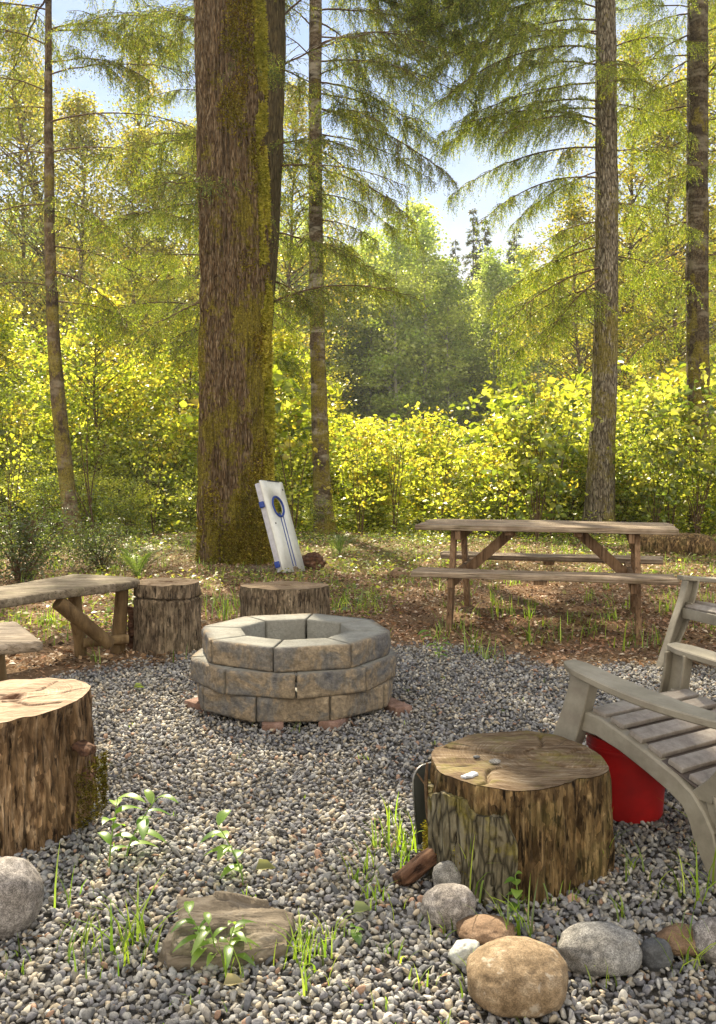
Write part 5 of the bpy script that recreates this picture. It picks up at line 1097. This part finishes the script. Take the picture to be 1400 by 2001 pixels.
x, y = px(1012, 1770); leafy('nettle_plant', 'small plant with toothed heart-shaped leaves at the foot of the weathered stump', x, y, [(0, -.02, -.01, 0, .10, 7)], .035, .8, 4)
x, y = px(858, 1285); leafy('weed_plant', 'broad-leaved weed at the far gravel edge behind the fire pit', x, y, [(0, 0, -.06, 0, .17, 6), (0, 0, .03, 0, .12, 5)], .08, .45, 5)
x, y = px(690, 1830); leafy('weed_plant', 'tiny low weed in the gravel right of the flat slab', x, y, [(0, 0, .01, 0, .03, 5)], .035, .7, 6)
x, y = px(212, 1268); leafy('weed_plant', 'small three-leaved weed between the long bench legs', x, y, [(0, 0, .02, 0, .09, 5), (0, 0, -.03, 0, .07, 4)], .06, .75, 7)
for k, (a, b, s, col, lab) in enumerate([(437, 1940, .028, (.50, .42, .20), 'pale yellow fallen leaf in the gravel below the slab'), (500, 1745, .034, (.26, .26, .07), 'crumpled green brown leaf on the corner of the slab'), (262, 1350, .032, (.28, .36, .04), 'lone yellow green leaf lying by the fire pit'), (690, 1795, .032, (.3, .36, .12), 'curled pale green leaf in the gravel')]):
    x, y = px(a, b); V, F = leaves6(np.array([[0, 0, 0.]]), norm(np.array([[.9, .3, .15]])), norm(np.array([[-.1, -.45, 1]])), np.array([s * 1.7]), np.array([s * 1.3]), .3, .3)
    o = part('fallen_leaf', (V, F), M['leaf'], None, False, np.tile(col, (6, 1)), (x, y, .018 if k != 1 else .065)); tag(o, lab, 'fallen leaf')
def fern(name, label, x, y, n, L, seed):
    g = np.random.default_rng(seed); root = thing(name, label, 'fern', (x, y, gh(x, y)))
    for k in range(n):
        a = k * 6.283 / n + g.uniform(-.2, .2); l = L * g.uniform(.8, 1.15); u = np.linspace(0, 1, 22); e = g.uniform(.9, 1.35); P = np.stack([np.cos(a) * l * u * math.cos(e) * 1.4, np.sin(a) * l * u * math.cos(e) * 1.4, l * (math.sin(e) * u - .35 * u ** 2.2)], 1)
        T = norm(np.gradient(P, axis=0)); sd = norm(np.cross(T, [0, 0, 1.])); N = np.cross(sd, T); ll = l * .15 * np.sin(np.pi * (u * .9 + .1)) + .005
        C = np.concatenate([P, P]); D = norm(np.concatenate([sd, -sd]) + .3 * np.concatenate([T, T])); V, F = diamonds(C, D, np.concatenate([N, N]), np.tile(ll, 2), np.full(44, l * .02), .1)
        S = tube(P, .0025, 4, False); V2, F2 = join([(V, F), S]); part('frond', (V2, F2), M['leaf'], root, False, np.tile(pal(g, 1, [(.10, .16, .03), (.14, .2, .04)], .2), (len(V2), 1)))
fern('sword_fern', 'sword fern growing between the benches and the massive trunk', *px(268, 1128), 14, .5, 3)
fern('sword_fern', 'sword fern at the foot of the thin ringed trunk', *px(664, 1085), 12, .36, 4)
lowb = shrub('evergreen_bush', 'low dark green bush behind the long plank bench', .75, .75, 520, 16, 160, 26, .035, .55, [(.06, .09, .02), (.09, .13, .03), (.12, .15, .03)]); place(lowb, -3.35, 9.0, 0, 1.0)
place(lowb, -2.75, 9.8, 2, .7, 'second smaller dark bush near the crooked trunk')
tw = thing('sapling', 'bare forked sapling with thin dark stems behind the crooked trunk', 'sapling', (px(205, 1045)[0], 14.2, 0))
for e in ((-.15, .2, 1.9), (.35, .1, 1.6), (-.5, .1, 1.3), (.1, 0, 2.3)):
    u = np.linspace(0, 1, 8); part('stem', tube(np.stack([-.18 * np.sin(u * 2) + e[0] * u ** 2, e[1] * u, e[2] * u], 1), np.linspace(.014, .003, 8), 6), M['twig'], tw)
# rotten stump bits, posts and the fallen log
def rotten(name, label, x, y, w_, d_, h, seed, mat='rot', cat='stump'):
    V, F = rbox((w_, d_, h), min(w_, d_, h) * .3, (10, 8, 12)); V = V * (1 + .28 * fbm(V / max(w_, h) * 4 + seed, seed, 4)[:, None]) + np.array([0, 0, h / 2 - .03])
    tag(part(name, (V, F), M[mat], None, True, None, (x, y, gh(x, y))), label, cat)
rotten('rotten_stump', 'dark rotten wood stub beside the game board', *px(612, 1110), .22, .2, .2, 3)
rotten('root_chunk', 'pale twisted root by the foot of the game board', *px(530, 1118), .5, .12, .10, 5, 'stump_side_grey', 'root')
rotten('old_post', 'short mossy old post stub behind the long bench', *px(57, 1068), .16, .16, .34, 6, 'bark_back', 'post')
fl = thing('fallen_log', 'fallen brown log lying beyond the end of the picnic table', 'log', (4.25, 11.6, gh(4, 11.6) - .04))
V, F = tube(np.linspace((-.6, .5, .13), (.25, -.1, .13), 20), np.r_[.12, .16, .17, np.full(14, .175), .17, .16, .12], 24); V = V * (1 + .05 * fbm(V * 3, 2, 3)[:, None]); part('log_body', (V, F), M['stump_side_dark'], fl)

# ------------------------------------------------------------------ morning air over the clearing and the river
hm = bpy.data.materials.new('haze'); hm.use_nodes = True; ht = hm.node_tree; ht.nodes.clear()
ho = ht.nodes.new('ShaderNodeOutputMaterial'); hv = ht.nodes.new('ShaderNodeVolumePrincipled'); hv.inputs['Color'].default_value = (.93, .96, 1, 1); hv.inputs['Density'].default_value = .0006; hv.inputs['Anisotropy'].default_value = .35
ht.links.new(hv.outputs[0], ho.inputs['Volume'])
V, F = lattice_box([-420, 420], [-80, 430], [-3, 42]); tag(link('haze', new_mesh('haze', V, F, hm)), 'thin bluish haze in the far forest', 'haze', None, 'stuff')
